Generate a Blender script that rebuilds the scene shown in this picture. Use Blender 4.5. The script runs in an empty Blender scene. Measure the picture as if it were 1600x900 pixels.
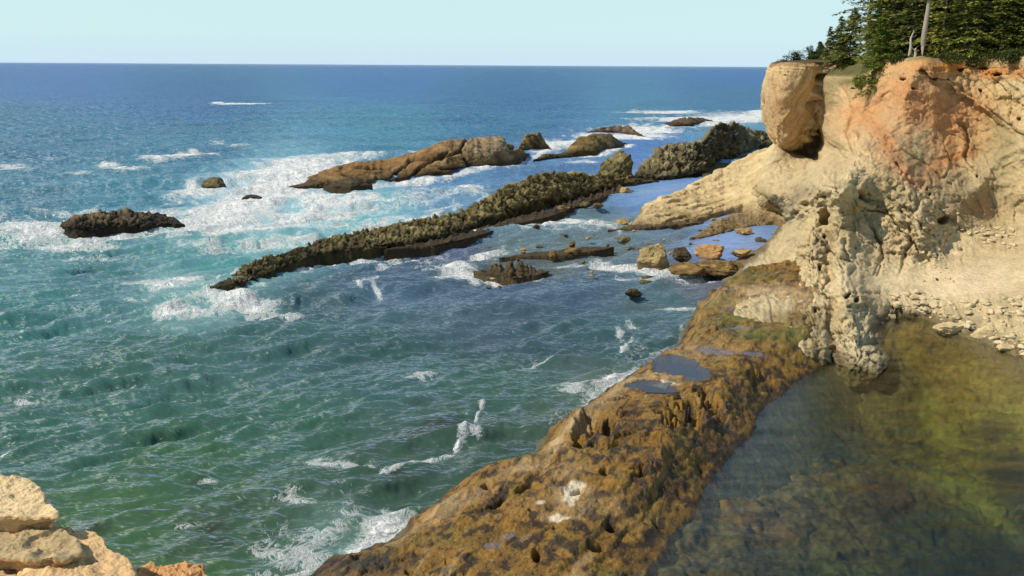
import bpy, math, random
import numpy as np
from mathutils import Matrix, Vector

scene = bpy.context.scene
col = scene.collection
R = math.radians

# ---------------------------------------------------------------- camera
F = 1400.0; H = 20.0; PITCH = math.atan(348.0/F); ROLL = 0.0058
cp, sp = math.cos(PITCH), math.sin(PITCH)
FW = np.array([0, cp, -sp]); R0 = np.array([1., 0, 0]); U0 = np.array([0, sp, cp])
RT = R0*math.cos(ROLL) + U0*math.sin(ROLL); UP = U0*math.cos(ROLL) - R0*math.sin(ROLL)
cam = bpy.data.cameras.new('camera'); cam.sensor_width = 36; cam.lens = 36*F/1600
cam.clip_start = 0.5; cam.clip_end = 200000
co = bpy.data.objects.new('camera', cam); col.objects.link(co)
co.matrix_world = Matrix(((RT[0], UP[0], -FW[0], 0), (RT[1], UP[1], -FW[1], 0), (RT[2], UP[2], -FW[2], H), (0, 0, 0, 1)))
scene.camera = co

# ---------------------------------------------------------------- sky, sun, exposure
SUN_EL = R(46); SUN_DIR = np.array([-0.98, -0.17])            # towards the sun, on the ground
az = math.atan2(SUN_DIR[0], SUN_DIR[1])
w = bpy.data.worlds.new('World'); scene.world = w; w.use_nodes = True
nt = w.node_tree; bg = nt.nodes['Background']
sky = nt.nodes.new('ShaderNodeTexSky'); sky.sky_type = 'NISHITA'; sky.sun_disc = False
sky.sun_elevation = SUN_EL; sky.sun_rotation = az % (2*math.pi)
sky.altitude = 20; sky.air_density = 1.0; sky.dust_density = 0.2; sky.ozone_density = 2.5
tn = nt.nodes.new('ShaderNodeMix'); tn.data_type = 'RGBA'; tn.blend_type = 'MULTIPLY'; tn.inputs[0].default_value = 1
nt.links.new(sky.outputs[0], tn.inputs[6]); tn.inputs[7].default_value = (.92, 1.0, 1.03, 1)
tcw = nt.nodes.new('ShaderNodeTexCoord'); sx = nt.nodes.new('ShaderNodeSeparateXYZ'); nt.links.new(tcw.outputs['Generated'], sx.inputs[0])
rp = nt.nodes.new('ShaderNodeValToRGB'); nt.links.new(sx.outputs['Z'], rp.inputs[0]); ce = rp.color_ramp      # bright hazy band low in the sky
ce.elements[0].position = 0.0; ce.elements[0].color = (.60, .82, 1.0, .9); ce.elements[1].position = .55; ce.elements[1].color = (.62, .86, .9, .12)
for pp, cc in ((.012, (.61, .83, .95, .9)), (.035, (.64, .88, .92, .9)), (.1, (.64, .88, .92, .85)), (.25, (.62, .86, .92, .5))):
    el = ce.elements.new(pp); el.color = cc
hz = nt.nodes.new('ShaderNodeMix'); hz.data_type = 'RGBA'; vsc = nt.nodes.new('ShaderNodeVectorMath'); vsc.operation = 'SCALE'; vsc.inputs['Scale'].default_value = 6.0
nt.links.new(rp.outputs['Color'], vsc.inputs[0]); nt.links.new(rp.outputs['Alpha'], hz.inputs[0]); nt.links.new(tn.outputs[2], hz.inputs[6]); nt.links.new(vsc.outputs[0], hz.inputs[7])
nt.links.new(hz.outputs[2], bg.inputs[0]); bg.inputs[1].default_value = 0.15
sl = bpy.data.lights.new('sun', 'SUN'); sl.energy = 4.8; sl.angle = R(0.5); sl.color = (1.0, 0.93, 0.80)
so = bpy.data.objects.new('sun', sl); col.objects.link(so)
sd = Vector((SUN_DIR[0]*math.cos(SUN_EL), SUN_DIR[1]*math.cos(SUN_EL), math.sin(SUN_EL)))
so.rotation_euler = sd.to_track_quat('Z', 'Y').to_euler(); so.location = (-40, -20, 60)
vs = scene.view_settings
vs.view_transform = 'Standard'; vs.look = 'None'; vs.exposure = 0.08; vs.gamma = 1.0; vs.use_curve_mapping = False

# ---------------------------------------------------------------- maths helpers
def srgb(r, g, b):
    c = np.array([r, g, b])/255.0
    return np.where(c <= .04045, c/12.92, ((c+.055)/1.055)**2.4)
def ray(px, py):
    px = np.asarray(px, float)[..., None]; py = np.asarray(py, float)[..., None]
    return FW*F + RT*(px-800) - UP*(py-450)
def at_y(px, py, Y):                                  # the point of a sight line at distance Y
    d = ray(px, py); return d*(np.asarray(Y, float)[..., None]/d[..., 1:2]) + np.array([0, 0, H])
def at_z(px, py, z=0.0):                              # the point of a sight line at height z
    d = ray(px, py); k = (np.asarray(z, float)-H)/d[..., 2]
    return d*k[..., None] + np.array([0, 0, H])
def to_px(P):
    q = P - np.array([0, 0, H]); d = q @ FW
    return 800 + F*(q @ RT)/d, 450 - F*(q @ UP)/d
def sstep(a, b, x):
    t = np.clip((x-a)/(b-a), 0, 1); return t*t*(3-2*t)
def lerp(a, b, t): return a + (b-a)*t
def _hash(ix, iy, iz, s):
    h = (ix.astype(np.int64)*374761393 + iy.astype(np.int64)*668265263 + iz.astype(np.int64)*2147483647 + s*974634777) & 0xffffffff
    h = ((h ^ (h >> 13))*1274126177) & 0xffffffff
    h = ((h ^ (h >> 16))*2246822519) & 0xffffffff
    return h ^ (h >> 15)
_G = np.array([[1,1,0],[-1,1,0],[1,-1,0],[-1,-1,0],[1,0,1],[-1,0,1],[1,0,-1],[-1,0,-1],[0,1,1],[0,-1,1],[0,1,-1],[0,-1,-1],[1,1,0],[-1,1,0],[0,-1,1],[0,-1,-1]], float)
def noise(P, seed=0):
    shp = P.shape[:-1]; P = P.reshape(-1, 3)
    i = np.floor(P); f = P-i; i = i.astype(np.int64); u = f*f*f*(f*(f*6-15)+10)
    out = np.zeros(len(P))
    for dx in (0, 1):
        wx = u[:, 0] if dx else 1-u[:, 0]
        for dy in (0, 1):
            wy = u[:, 1] if dy else 1-u[:, 1]
            for dz in (0, 1):
                wz = u[:, 2] if dz else 1-u[:, 2]
                g = _G[_hash(i[:, 0]+dx, i[:, 1]+dy, i[:, 2]+dz, seed) & 15]
                out += wx*wy*wz*(g[:, 0]*(f[:, 0]-dx)+g[:, 1]*(f[:, 1]-dy)+g[:, 2]*(f[:, 2]-dz))
    return out.reshape(shp)
def fbm(P, octs=4, gain=.5, seed=0, ridged=False):
    o = 0; a = 1; n = 0
    for k in range(octs):
        v = noise(P*2.03**k + 13.7*k, seed+k)
        if ridged: v = 1-2*np.abs(v)*1.6
        o = o + a*v; n += a; a *= gain
    return o/n
def cells(P, seed=0):                                 # distance to nearest / second feature point, and a value per cell
    shp = P.shape[:-1]; P = P.reshape(-1, 3); i = np.floor(P).astype(np.int64)
    f1 = np.full(len(P), 9.); f2 = np.full(len(P), 9.); cv = np.zeros(len(P))
    for dx in (-1, 0, 1):
        for dy in (-1, 0, 1):
            for dz in (-1, 0, 1):
                c = i + np.array([dx, dy, dz]); h = _hash(c[:, 0], c[:, 1], c[:, 2], seed)
                q = c + np.stack([(h & 1023)/1023., ((h >> 10) & 1023)/1023., ((h >> 20) & 1023)/1023.], -1)
                d = np.sqrt(((P-q)**2).sum(-1)); near = d < f1
                f2 = np.where(near, f1, np.minimum(f2, d)); cv = np.where(near, (h & 255)/255., cv); f1 = np.where(near, d, f1)
    return f1.reshape(shp), f2.reshape(shp), cv.reshape(shp)
def tps(pts, vals, smooth=0.0):                       # smooth surface through scattered values
    pts = np.asarray(pts, float); vals = np.asarray(vals, float); s = 200.0; p = pts/s; n = len(p)
    def U(r2): return np.where(r2 > 0, .5*r2*np.log(np.maximum(r2, 1e-12)), 0)
    K = U(((p[:, None]-p[None])**2).sum(-1)) + smooth*np.eye(n)
    Pm = np.c_[np.ones(n), p]; A = np.zeros((n+3, n+3)); A[:n, :n] = K; A[:n, n:] = Pm; A[n:, :n] = Pm.T
    sol = np.linalg.solve(A, np.r_[vals, 0, 0, 0])
    def f(x, y):
        x = np.asarray(x, float)/s; y = np.asarray(y, float)/s; o = sol[n]+sol[n+1]*x+sol[n+2]*y
        for k in range(n): o = o + sol[k]*U((x-p[k, 0])**2+(y-p[k, 1])**2)
        return o
    return f
def seg_dist(x, y, pts, closed=False):
    pts = np.asarray(pts, float); d = np.full(np.shape(x), 1e9)
    n = len(pts); t = np.zeros(np.shape(x))
    for k in range(n if closed else n-1):
        a = pts[k]; b = pts[(k+1) % n]; e = b-a; L = (e**2).sum()
        h = np.clip(((x-a[0])*e[0]+(y-a[1])*e[1])/L, 0, 1)
        dd = np.hypot(x-a[0]-h*e[0], y-a[1]-h*e[1]); t = np.where(dd < d, k+h, t); d = np.minimum(d, dd)
    return d, t
def inside(x, y, poly):
    poly = np.asarray(poly, float); c = np.zeros(np.shape(x), bool); n = len(poly)
    for k in range(n):
        a = poly[k]; b = poly[k-1]
        c ^= ((a[1] > y) != (b[1] > y)) & (x < (b[0]-a[0])*(y-a[1])/(b[1]-a[1]+1e-12)+a[0])
    return c
def normals(V):
    a = np.gradient(V, axis=1); b = np.gradient(V, axis=0); n = np.cross(a, b)
    n /= np.linalg.norm(n, axis=-1, keepdims=True)+1e-9
    return n
def facing(V):
    n = normals(V); tocam = np.array([0, 0, H])-V
    if (n*tocam).sum() < 0: n = -n
    return n

# ---------------------------------------------------------------- object helpers
def tag(o, label=None, cat=None, group=None, kind=None):
    if label: o['label'] = label
    if cat: o['category'] = cat
    if group: o['group'] = group
    if kind: o['kind'] = kind
    return o
def mesh_from(name, V, faces, mat, cols=None, extra=None, smooth=True, parent=None):
    V = np.asarray(V, np.float32).reshape(-1, 3); faces = np.asarray(faces, np.int32); k = faces.shape[1]
    me = bpy.data.meshes.new(name)
    me.vertices.add(len(V)); me.vertices.foreach_set('co', V.ravel())
    me.loops.add(faces.size); me.loops.foreach_set('vertex_index', faces.ravel())
    me.polygons.add(len(faces)); me.polygons.foreach_set('loop_start', np.arange(0, faces.size, k, dtype=np.int32))
    me.polygons.foreach_set('loop_total', np.full(len(faces), k, np.int32))
    me.update(calc_edges=True)
    me.polygons.foreach_set('use_smooth', np.full(len(faces), smooth, bool))
    if cols is not None:
        c = np.c_[np.clip(np.asarray(cols, float).reshape(-1, 3), 0.004, .95), np.ones(len(V))]
        a = me.color_attributes.new('Col', 'FLOAT_COLOR', 'POINT'); a.data.foreach_set('color', c.astype(np.float32).ravel())
    for kk, v in (extra or {}).items():
        a = me.attributes.new(kk, 'FLOAT', 'POINT'); a.data.foreach_set('value', np.asarray(v, np.float32).ravel())
    me.validate(); me.materials.append(mat)
    o = bpy.data.objects.new(name, me); col.objects.link(o)
    if parent: o.parent = parent
    return o
def grid_faces(nr, nc, wrap=False, keep=None):
    r = np.arange(nr-1)[:, None]; c = np.arange(nc if wrap else nc-1)[None]
    c2 = (c+1) % nc
    f = np.stack([r*nc+c, r*nc+c2, (r+1)*nc+c2, (r+1)*nc+c], -1).reshape(-1, 4)
    if keep is not None: f = f[keep.reshape(-1)[f].all(-1)]
    return f
def empty(name, loc):
    o = bpy.data.objects.new(name, None); o.empty_display_size = .3; o.location = loc; col.objects.link(o); return o

# ---------------------------------------------------------------- materials
def new_mat(name):
    m = bpy.data.materials.new(name); m.use_nodes = True; t = m.node_tree
    return m, t, t.nodes['Principled BSDF']
def N(t, kind, **kw):
    n = t.nodes.new(kind)
    for k, v in kw.items():
        if k in ('operation', 'blend_type', 'data_type', 'attribute_name', 'noise_dimensions', 'feature'): setattr(n, k, v)
        else: n.inputs[k].default_value = v
    return n
def math_n(t, op, a, b=None, clamp=False):
    n = t.nodes.new('ShaderNodeMath'); n.operation = op; n.use_clamp = clamp
    for i, x in enumerate((a, b)):
        if x is None: continue
        if isinstance(x, (int, float)): n.inputs[i].default_value = x
        else: t.links.new(x, n.inputs[i])
    return n.outputs[0]
def rock_mat(name, fine=6.0, bump=0.35, dist=0.05, rough=0.9, vary=0.45, spec=.25, stretch=(1, 1, 1)):
    m, t, b = new_mat(name)
    at = N(t, 'ShaderNodeAttribute', attribute_name='Col')
    tc = t.nodes.new('ShaderNodeTexCoord'); mp = t.nodes.new('ShaderNodeMapping'); mp.inputs['Scale'].default_value = stretch
    t.links.new(tc.outputs['Object'], mp.inputs[0])
    n1 = N(t, 'ShaderNodeTexNoise', Scale=fine, Detail=8.0, Roughness=.65); n2 = N(t, 'ShaderNodeTexNoise', Scale=fine*.22, Detail=5.0)
    t.links.new(mp.outputs[0], n1.inputs['Vector']); t.links.new(mp.outputs[0], n2.inputs['Vector'])
    s = math_n(t, 'ADD', math_n(t, 'MULTIPLY', n1.outputs[0], vary*1.5), math_n(t, 'MULTIPLY', n2.outputs[0], vary*1.1))
    s = math_n(t, 'ADD', s, 1-vary*1.3)
    mx = t.nodes.new('ShaderNodeVectorMath'); mx.operation = 'SCALE'
    t.links.new(at.outputs['Color'], mx.inputs[0]); t.links.new(s, mx.inputs['Scale'])
    t.links.new(mx.outputs[0], b.inputs['Base Color'])
    bp = N(t, 'ShaderNodeBump', Strength=bump, Distance=dist); t.links.new(n1.outputs[0], bp.inputs['Height'])
    t.links.new(bp.outputs[0], b.inputs['Normal'])
    b.inputs['Roughness'].default_value = rough; b.inputs['Specular IOR Level'].default_value = spec
    return m
M_CLIFF = rock_mat('sandstone_cliff', 3.0, 1.0, .22, vary=.6)
M_REEF = rock_mat('crusted_reef_rock', 2.5, .9, .25, .8, .7)
M_PLAT = rock_mat('algae_covered_rock', 7, 1.0, .12, .6, .9, .35)
M_SAND = rock_mat('pale_stone', 10, .5, .03, .9, .35)
M_LEDGE = rock_mat('smooth_sandstone', 18, .9, .02, .9, .65)
M_BED = rock_mat('lagoon_bed', 2.5, .5, .1, .9, .8)

def sea_material():
    m, t, b = new_mat('sea_water')
    at = N(t, 'ShaderNodeAttribute', attribute_name='Col')
    fo = N(t, 'ShaderNodeAttribute', attribute_name='foam'); ca = N(t, 'ShaderNodeAttribute', attribute_name='calm')
    tc = t.nodes.new('ShaderNodeTexCoord')
    def nz(scale, sc3, rot=0, det=5, dim='3D', rough=.55, dist=0):
        mp = t.nodes.new('ShaderNodeMapping'); mp.inputs['Scale'].default_value = sc3; mp.inputs['Rotation'].default_value = (0, 0, rot)
        t.links.new(tc.outputs['Object'], mp.inputs[0])
        n = N(t, 'ShaderNodeTexNoise', Scale=scale, Detail=float(det), Roughness=rough, Distortion=float(dist)); t.links.new(mp.outputs[0], n.inputs['Vector'])
        return n.outputs[0]
    fa0 = N(t, 'ShaderNodeAttribute', attribute_name='far')
    # lacy foam: thin ridges of a distorted noise + clumps
    a = nz(1.3, (.8, 1.1, 1), .4, 7, rough=.62, dist=1.5)
    lace = math_n(t, 'SUBTRACT', 1.0, math_n(t, 'MULTIPLY', math_n(t, 'ABSOLUTE', math_n(t, 'SUBTRACT', a, .5)), 6.0), True)
    c = nz(.45, (1, .8, 1), .5, 8, rough=.7, dist=.4)
    pat = math_n(t, 'ADD', math_n(t, 'MULTIPLY', lace, .45), math_n(t, 'MULTIPLY', math_n(t, 'SUBTRACT', c, .32), 2.0))
    mk = math_n(t, 'SUBTRACT', math_n(t, 'ADD', math_n(t, 'MULTIPLY', fo.outputs['Fac'], math_n(t, 'ADD', 1.12, math_n(t, 'MULTIPLY', fa0.outputs['Fac'], 1.0))), math_n(t, 'MULTIPLY', pat, .95)), 1.0)
    mk = math_n(t, 'MULTIPLY', mk, 2.4, True)
    # slow patches of colour in the water
    pc = nz(.05, (.35, 1, 1), .2, 4)
    pv = math_n(t, 'ADD', math_n(t, 'MULTIPLY', pc, .9), .55)
    vm = t.nodes.new('ShaderNodeVectorMath'); vm.operation = 'SCALE'; t.links.new(at.outputs['Color'], vm.inputs[0]); t.links.new(pv, vm.inputs['Scale'])
    mx = t.nodes.new('ShaderNodeMix'); mx.data_type = 'RGBA'
    t.links.new(mk, mx.inputs[0]); t.links.new(vm.outputs[0], mx.inputs[6]); mx.inputs[7].default_value = (.80, .79, .74, 1)
    fa = N(t, 'ShaderNodeAttribute', attribute_name='far')
    rgh = math_n(t, 'ADD', math_n(t, 'ADD', .42, math_n(t, 'MULTIPLY', fa.outputs['Fac'], 0.0)), math_n(t, 'MULTIPLY', mk, .6))
    h1 = nz(1.8, (.4, 1.4, 1), -.5, 2, rough=.6, dist=.3); h2 = nz(.5, (.45, 1.3, 1), -.4, 3, rough=.55)
    hh = math_n(t, 'ADD', math_n(t, 'MULTIPLY', h1, .34), math_n(t, 'MULTIPLY', math_n(t, 'MULTIPLY', h2, 1.3), math_n(t, 'ADD', 1.0, math_n(t, 'MULTIPLY', fa.outputs['Fac'], 2.5))))
    st = math_n(t, 'SUBTRACT', 1.0, math_n(t, 'MULTIPLY', ca.outputs['Fac'], .96))
    hh = math_n(t, 'MULTIPLY', hh, st)
    hh = math_n(t, 'ADD', hh, math_n(t, 'MULTIPLY', math_n(t, 'MULTIPLY', mk, pat), .25))
    bp = N(t, 'ShaderNodeBump', Strength=1.0, Distance=1.25); t.links.new(hh, bp.inputs['Height'])
    t.nodes.remove(b); df = t.nodes.new('ShaderNodeBsdfDiffuse'); gl = t.nodes.new('ShaderNodeBsdfGlossy'); fr = N(t, 'ShaderNodeFresnel', IOR=1.33); up = N(t, 'ShaderNodeCombineXYZ', X=0.0, Y=0.0, Z=1.0)
    nm = t.nodes.new('ShaderNodeMix'); nm.data_type = 'VECTOR'; t.links.new(math_n(t, 'ADD', .22, math_n(t, 'MULTIPLY', mk, .7)), nm.inputs[0]); t.links.new(up.outputs[0], nm.inputs[4]); t.links.new(bp.outputs[0], nm.inputs[5])
    nn = t.nodes.new('ShaderNodeVectorMath'); nn.operation = 'NORMALIZE'; t.links.new(nm.outputs[1], nn.inputs[0]); t.links.new(nn.outputs[0], df.inputs['Normal'])
    t.links.new(mx.outputs[2], df.inputs['Color']); t.links.new(rgh, gl.inputs['Roughness']); t.links.new(bp.outputs[0], gl.inputs['Normal']); t.links.new(bp.outputs[0], fr.inputs['Normal'])
    fm = math_n(t, 'MULTIPLY', fr.outputs[0], math_n(t, 'SUBTRACT', 1.0, math_n(t, 'MULTIPLY', mk, .85)))
    ms = t.nodes.new('ShaderNodeMixShader'); t.links.new(fm, ms.inputs[0]); t.links.new(df.outputs[0], ms.inputs[1]); t.links.new(gl.outputs[0], ms.inputs[2]); t.links.new(ms.outputs[0], t.nodes['Material Output'].inputs[0])
    return m
M_SEA = sea_material()

def clear_water(name, tint, bumpd=.02, sc=(.5, 1.6, 1), scale=2.0, body=(0.02, .05, .04), bodyf=.12):
    m, t, b = new_mat(name); t.nodes.remove(b); out = t.nodes['Material Output']
    tr = N(t, 'ShaderNodeBsdfTransparent', Color=(*tint, 1)); gl = N(t, 'ShaderNodeBsdfGlossy', Roughness=.05, Color=(1, 1, 1, 1))
    df = N(t, 'ShaderNodeBsdfDiffuse', Color=(*body, 1))
    fr = N(t, 'ShaderNodeFresnel', IOR=1.33)
    tc = t.nodes.new('ShaderNodeTexCoord'); mp = t.nodes.new('ShaderNodeMapping'); mp.inputs['Scale'].default_value = sc; mp.inputs['Rotation'].default_value = (0, 0, -.08)
    t.links.new(tc.outputs['Object'], mp.inputs[0]); n = N(t, 'ShaderNodeTexNoise', Scale=scale, Detail=6.0, Roughness=.6); t.links.new(mp.outputs[0], n.inputs['Vector'])
    bp = N(t, 'ShaderNodeBump', Strength=1.0, Distance=bumpd); t.links.new(n.outputs[0], bp.inputs['Height'])
    t.links.new(bp.outputs[0], gl.inputs['Normal']); t.links.new(bp.outputs[0], fr.inputs['Normal'])
    m0 = t.nodes.new('ShaderNodeMixShader'); m0.inputs[0].default_value = bodyf; t.links.new(tr.outputs[0], m0.inputs[1]); t.links.new(df.outputs[0], m0.inputs[2])
    m1 = t.nodes.new('ShaderNodeMixShader'); t.links.new(fr.outputs[0], m1.inputs[0]); t.links.new(m0.outputs[0], m1.inputs[1]); t.links.new(gl.outputs[0], m1.inputs[2])
    t.links.new(m1.outputs[0], out.inputs['Surface'])
    return m
M_LAGOON = clear_water('lagoon_water', (.82, .86, .70), .018, sc=(.7, 1.3, 1), scale=4.5, bodyf=.05)
M_POOL = clear_water('pool_water', (.6, .62, .66), .004, body=(.06, .065, .09), bodyf=.3)

def leaf_mat():
    m, t, b = new_mat('conifer_needles')
    at = N(t, 'ShaderNodeAttribute', attribute_name='Col'); t.links.new(at.outputs['Color'], b.inputs['Base Color'])
    b.inputs['Roughness'].default_value = .55; b.inputs['Specular IOR Level'].default_value = .2
    tl = t.nodes.new('ShaderNodeBsdfTranslucent'); t.links.new(at.outputs['Color'], tl.inputs[0]); ms = t.nodes.new('ShaderNodeMixShader'); ms.inputs[0].default_value = .35
    t.links.new(b.outputs[0], ms.inputs[1]); t.links.new(tl.outputs[0], ms.inputs[2]); t.links.new(ms.outputs[0], t.nodes['Material Output'].inputs[0])
    return m
M_LEAF = leaf_mat()
M_BARK = rock_mat('bark', 5, .6, .05, .9, .5)

# ---------------------------------------------------------------- the sea
LAGOON_PX = [(900, 1120), (950, 960), (1000, 840), (1055, 750), (1100, 680), (1160, 610), (1220, 560), (1300, 480), (1500, 450), (2400, 450), (2400, 1120)]
LAGOON = at_z(*np.array(LAGOON_PX, float).T)[:, :2]
# foam: x, y, x-radius, y-radius, tilt (degrees, up to the right positive), strength
FOAM = [
 (110,372,110,9,2,.85),(40,350,60,20,5,.8),(150,330,50,8,0,.8),(250,362,60,8,2,.85),(330,340,70,16,8,.95),(370,318,60,16,12,.95),(420,290,60,20,12,.95),(470,272,60,12,6,.95),(450,258,60,10,8,.9),(380,350,140,14,4,.75),(520,312,80,8,4,.9),(480,330,120,16,5,.7),(350,365,60,6,5,.65),(590,345,60,10,12,.55),(310,300,50,8,5,.75),
 (290,470,60,6,3,.9),(380,462,60,5,0,.9),(270,437,60,5,5,.8),(740,395,50,4,20,.8),(720,420,40,8,-5,.9),(860,345,80,4,4,.8),(760,345,60,3,12,.7),(1000,412,70,6,-6,.9),(1080,428,90,5,0,.75),(1100,470,60,3,0,.7),(700,375,60,2.5,10,.6),(560,395,70,3,8,.5),(820,425,60,3,0,.6),(900,405,60,2.5,5,.55),(960,350,50,3,5,.6),
 (1010,565,40,6,32,.85),(960,596,30,6,32,.85),(920,625,24,8,40,.7),(870,668,18,6,60,.5),(760,738,30,3,10,.5),(690,775,40,6,25,.7),(600,830,60,16,30,.9),(1068,520,8,20,0,.6),(1090,488,18,8,40,.6),(850,700,20,4,50,.4),
 (1100,186,90,4,0,.8),(1000,205,60,5,0,.8),(880,226,40,4,0,.85),(600,250,60,3,8,.6),(850,228,24,5,0,.8),(920,252,50,2,0,.6),
 (130,352,70,14,0,.9),(60,358,70,16,3,.75),(110,378,80,9,0,.6),(230,330,80,9,4,.7),(60,338,60,7,4,.6),(210,362,90,8,0,.65),(300,350,60,14,0,.8),
 (340,328,60,14,8,.9),(400,310,70,20,8,.9),(440,290,70,20,8,.9),(420,268,70,10,6,.85),(480,255,60,9,8,.75),(540,245,40,5,4,.55),(500,305,60,9,6,.9),(560,292,30,6,4,.7),
 (370,345,110,20,5,.62),(460,335,110,18,6,.55),(560,325,90,16,8,.5),(640,305,80,12,8,.42),(430,372,100,10,4,.5),(330,380,90,9,0,.45),(520,350,70,10,6,.5),
 (320,290,30,5,0,.7),(300,284,12,4,0,.7),(385,300,40,8,4,.8),(700,300,60,6,12,.45),(735,293,25,5,-8,.75),(690,318,40,6,12,.55),(760,318,30,5,15,.6),
 (280,245,38,3.2,4,.8),(310,239,28,3,-3,.8),(240,248,20,3,0,.7),(190,262,40,4,0,.6),(170,255,22,3.5,0,.65),(205,262,20,3,0,.6),(360,226,30,3,-6,.6),(20,258,40,3,0,.5),(45,262,14,3,0,.5),(430,248,40,3,5,.6),(240,298,22,3,2,.6),
 (20,372,60,9,0,.5),(140,392,70,4,0,.45),(280,436,50,6,4,.8),(260,444,60,8,2,.55),(380,458,60,7,-2,.85),(300,470,75,7,5,.8),(340,455,70,8,0,.7),(205,462,30,4,0,.4),(250,478,20,4,0,.6),(430,470,60,6,0,.5),(20,452,40,2.5,3,.4),
 (490,400,22,9,25,.95),(520,394,30,4,10,.6),(400,444,30,4,10,.5),(600,385,40,3,5,.4),(640,394,24,3,0,.8),(600,408,14,8,40,.65),(575,432,22,5,15,.6),(590,444,14,4,-30,.75),(560,438,10,4,-40,.6),(700,376,30,3,8,.4),
 (740,392,35,5,18,.7),(710,412,28,8,0,.85),(735,424,20,6,-20,.8),(770,384,30,4,8,.6),(690,425,30,4,0,.5),(800,340,40,5,20,.7),(830,350,40,5,10,.5),(870,343,60,5,5,.6),(910,340,50,6,-5,.75),(940,348,40,6,-15,.6),(900,352,60,8,0,.4),(700,400,100,20,5,.3),
 (945,403,24,6,-10,.85),(975,412,45,9,-8,.9),(1010,420,45,6,-3,.8),(1090,425,60,5,0,.7),(1140,420,25,6,0,.6),(1060,440,40,4,0,.4),(970,430,30,4,0,.5),(1060,468,35,3,-5,.75),(1090,470,14,3,0,.7),
 (985,488,18,5,-25,.65),(993,510,10,12,-80,.7),(975,530,18,6,60,.75),(940,543,40,4,15,.7),(900,545,30,4,-5,.6),(850,558,30,4,10,.75),(825,568,15,4,20,.6),(970,500,12,5,-40,.6),(960,560,60,10,20,.35),
 (985,572,30,6,30,.65),(950,590,34,9,30,.7),(900,603,34,9,0,.65),(930,610,30,8,25,.6),(1020,550,30,6,30,.5),(870,592,30,5,10,.35),(660,580,24,6,0,.45),(640,583,12,3,0,.4),(900,640,40,20,30,.35),
 (754,628,9,4,50,.85),(745,642,10,4,55,.85),(735,655,9,5,60,.9),(726,668,11,6,55,.92),(716,681,14,5,40,.9),(698,692,20,4,15,.9),(672,699,20,3.5,8,.85),(648,704,22,3.5,8,.85),(622,714,18,3.5,22,.8),(600,722,14,4,15,.8),(575,718,22,4,-8,.75),(545,713,24,4,-6,.7),(510,712,34,5,0,.62),(490,705,30,4,0,.5),(740,668,10,4,0,.7),(730,640,8,3,20,.6),
 (600,790,50,22,35,.9),(570,820,60,24,30,.92),(545,845,40,16,25,.98),(625,790,40,12,35,.9),(500,800,60,30,0,.5),(500,850,60,30,10,.6),(600,765,26,10,70,.62),(480,760,40,14,0,.42),(540,770,50,20,0,.4),(440,840,60,25,0,.45),(650,775,40,8,10,.5),(420,885,60,18,0,.5),(470,880,50,22,20,.62),(385,895,30,8,0,.4),
 (325,736,16,3,12,.6),(310,742,20,2.5,12,.4),(300,798,30,4,10,.25),(170,742,16,3,20,.55),(110,706,14,3,0,.5),(130,702,12,3,0,.4),(60,755,20,3,20,.2),(655,630,4,3,0,.8),(30,608,20,3,0,.4),(240,708,20,4,0,.3),
 (375,162,40,1.2,0,.9),(60,250,60,2,0,.5),(30,243,30,2,0,.4),(120,268,30,3,0,.4),(340,160,10,1,0,.7),
 (1035,175,50,2.2,0,.85),(990,176,30,1.4,0,.7),(1160,184,55,4,0,.9),(1190,178,24,4,0,.9),(1120,192,60,3,0,.6),(1060,200,60,3,0,.5),(1000,200,40,5,0,.75),(960,214,60,4,0,.75),(1010,212,40,3,-4,.7),(880,222,50,4,0,.8),(860,232,30,3,0,.7),(905,250,40,2,0,.5),(850,240,26,2,0,.5),(920,208,20,3,0,.6),(1170,188,40,5,0,.5),
 (1150,180,80,6,0,.4),(980,208,90,8,0,.35),(640,290,70,2.5,5,.35),(830,262,50,2,5,.3),(890,265,16,2,0,.4),(1205,175,20,5,0,.7),(50,300,200,30,0,.1),(700,268,40,2,0,.3),
]
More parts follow.
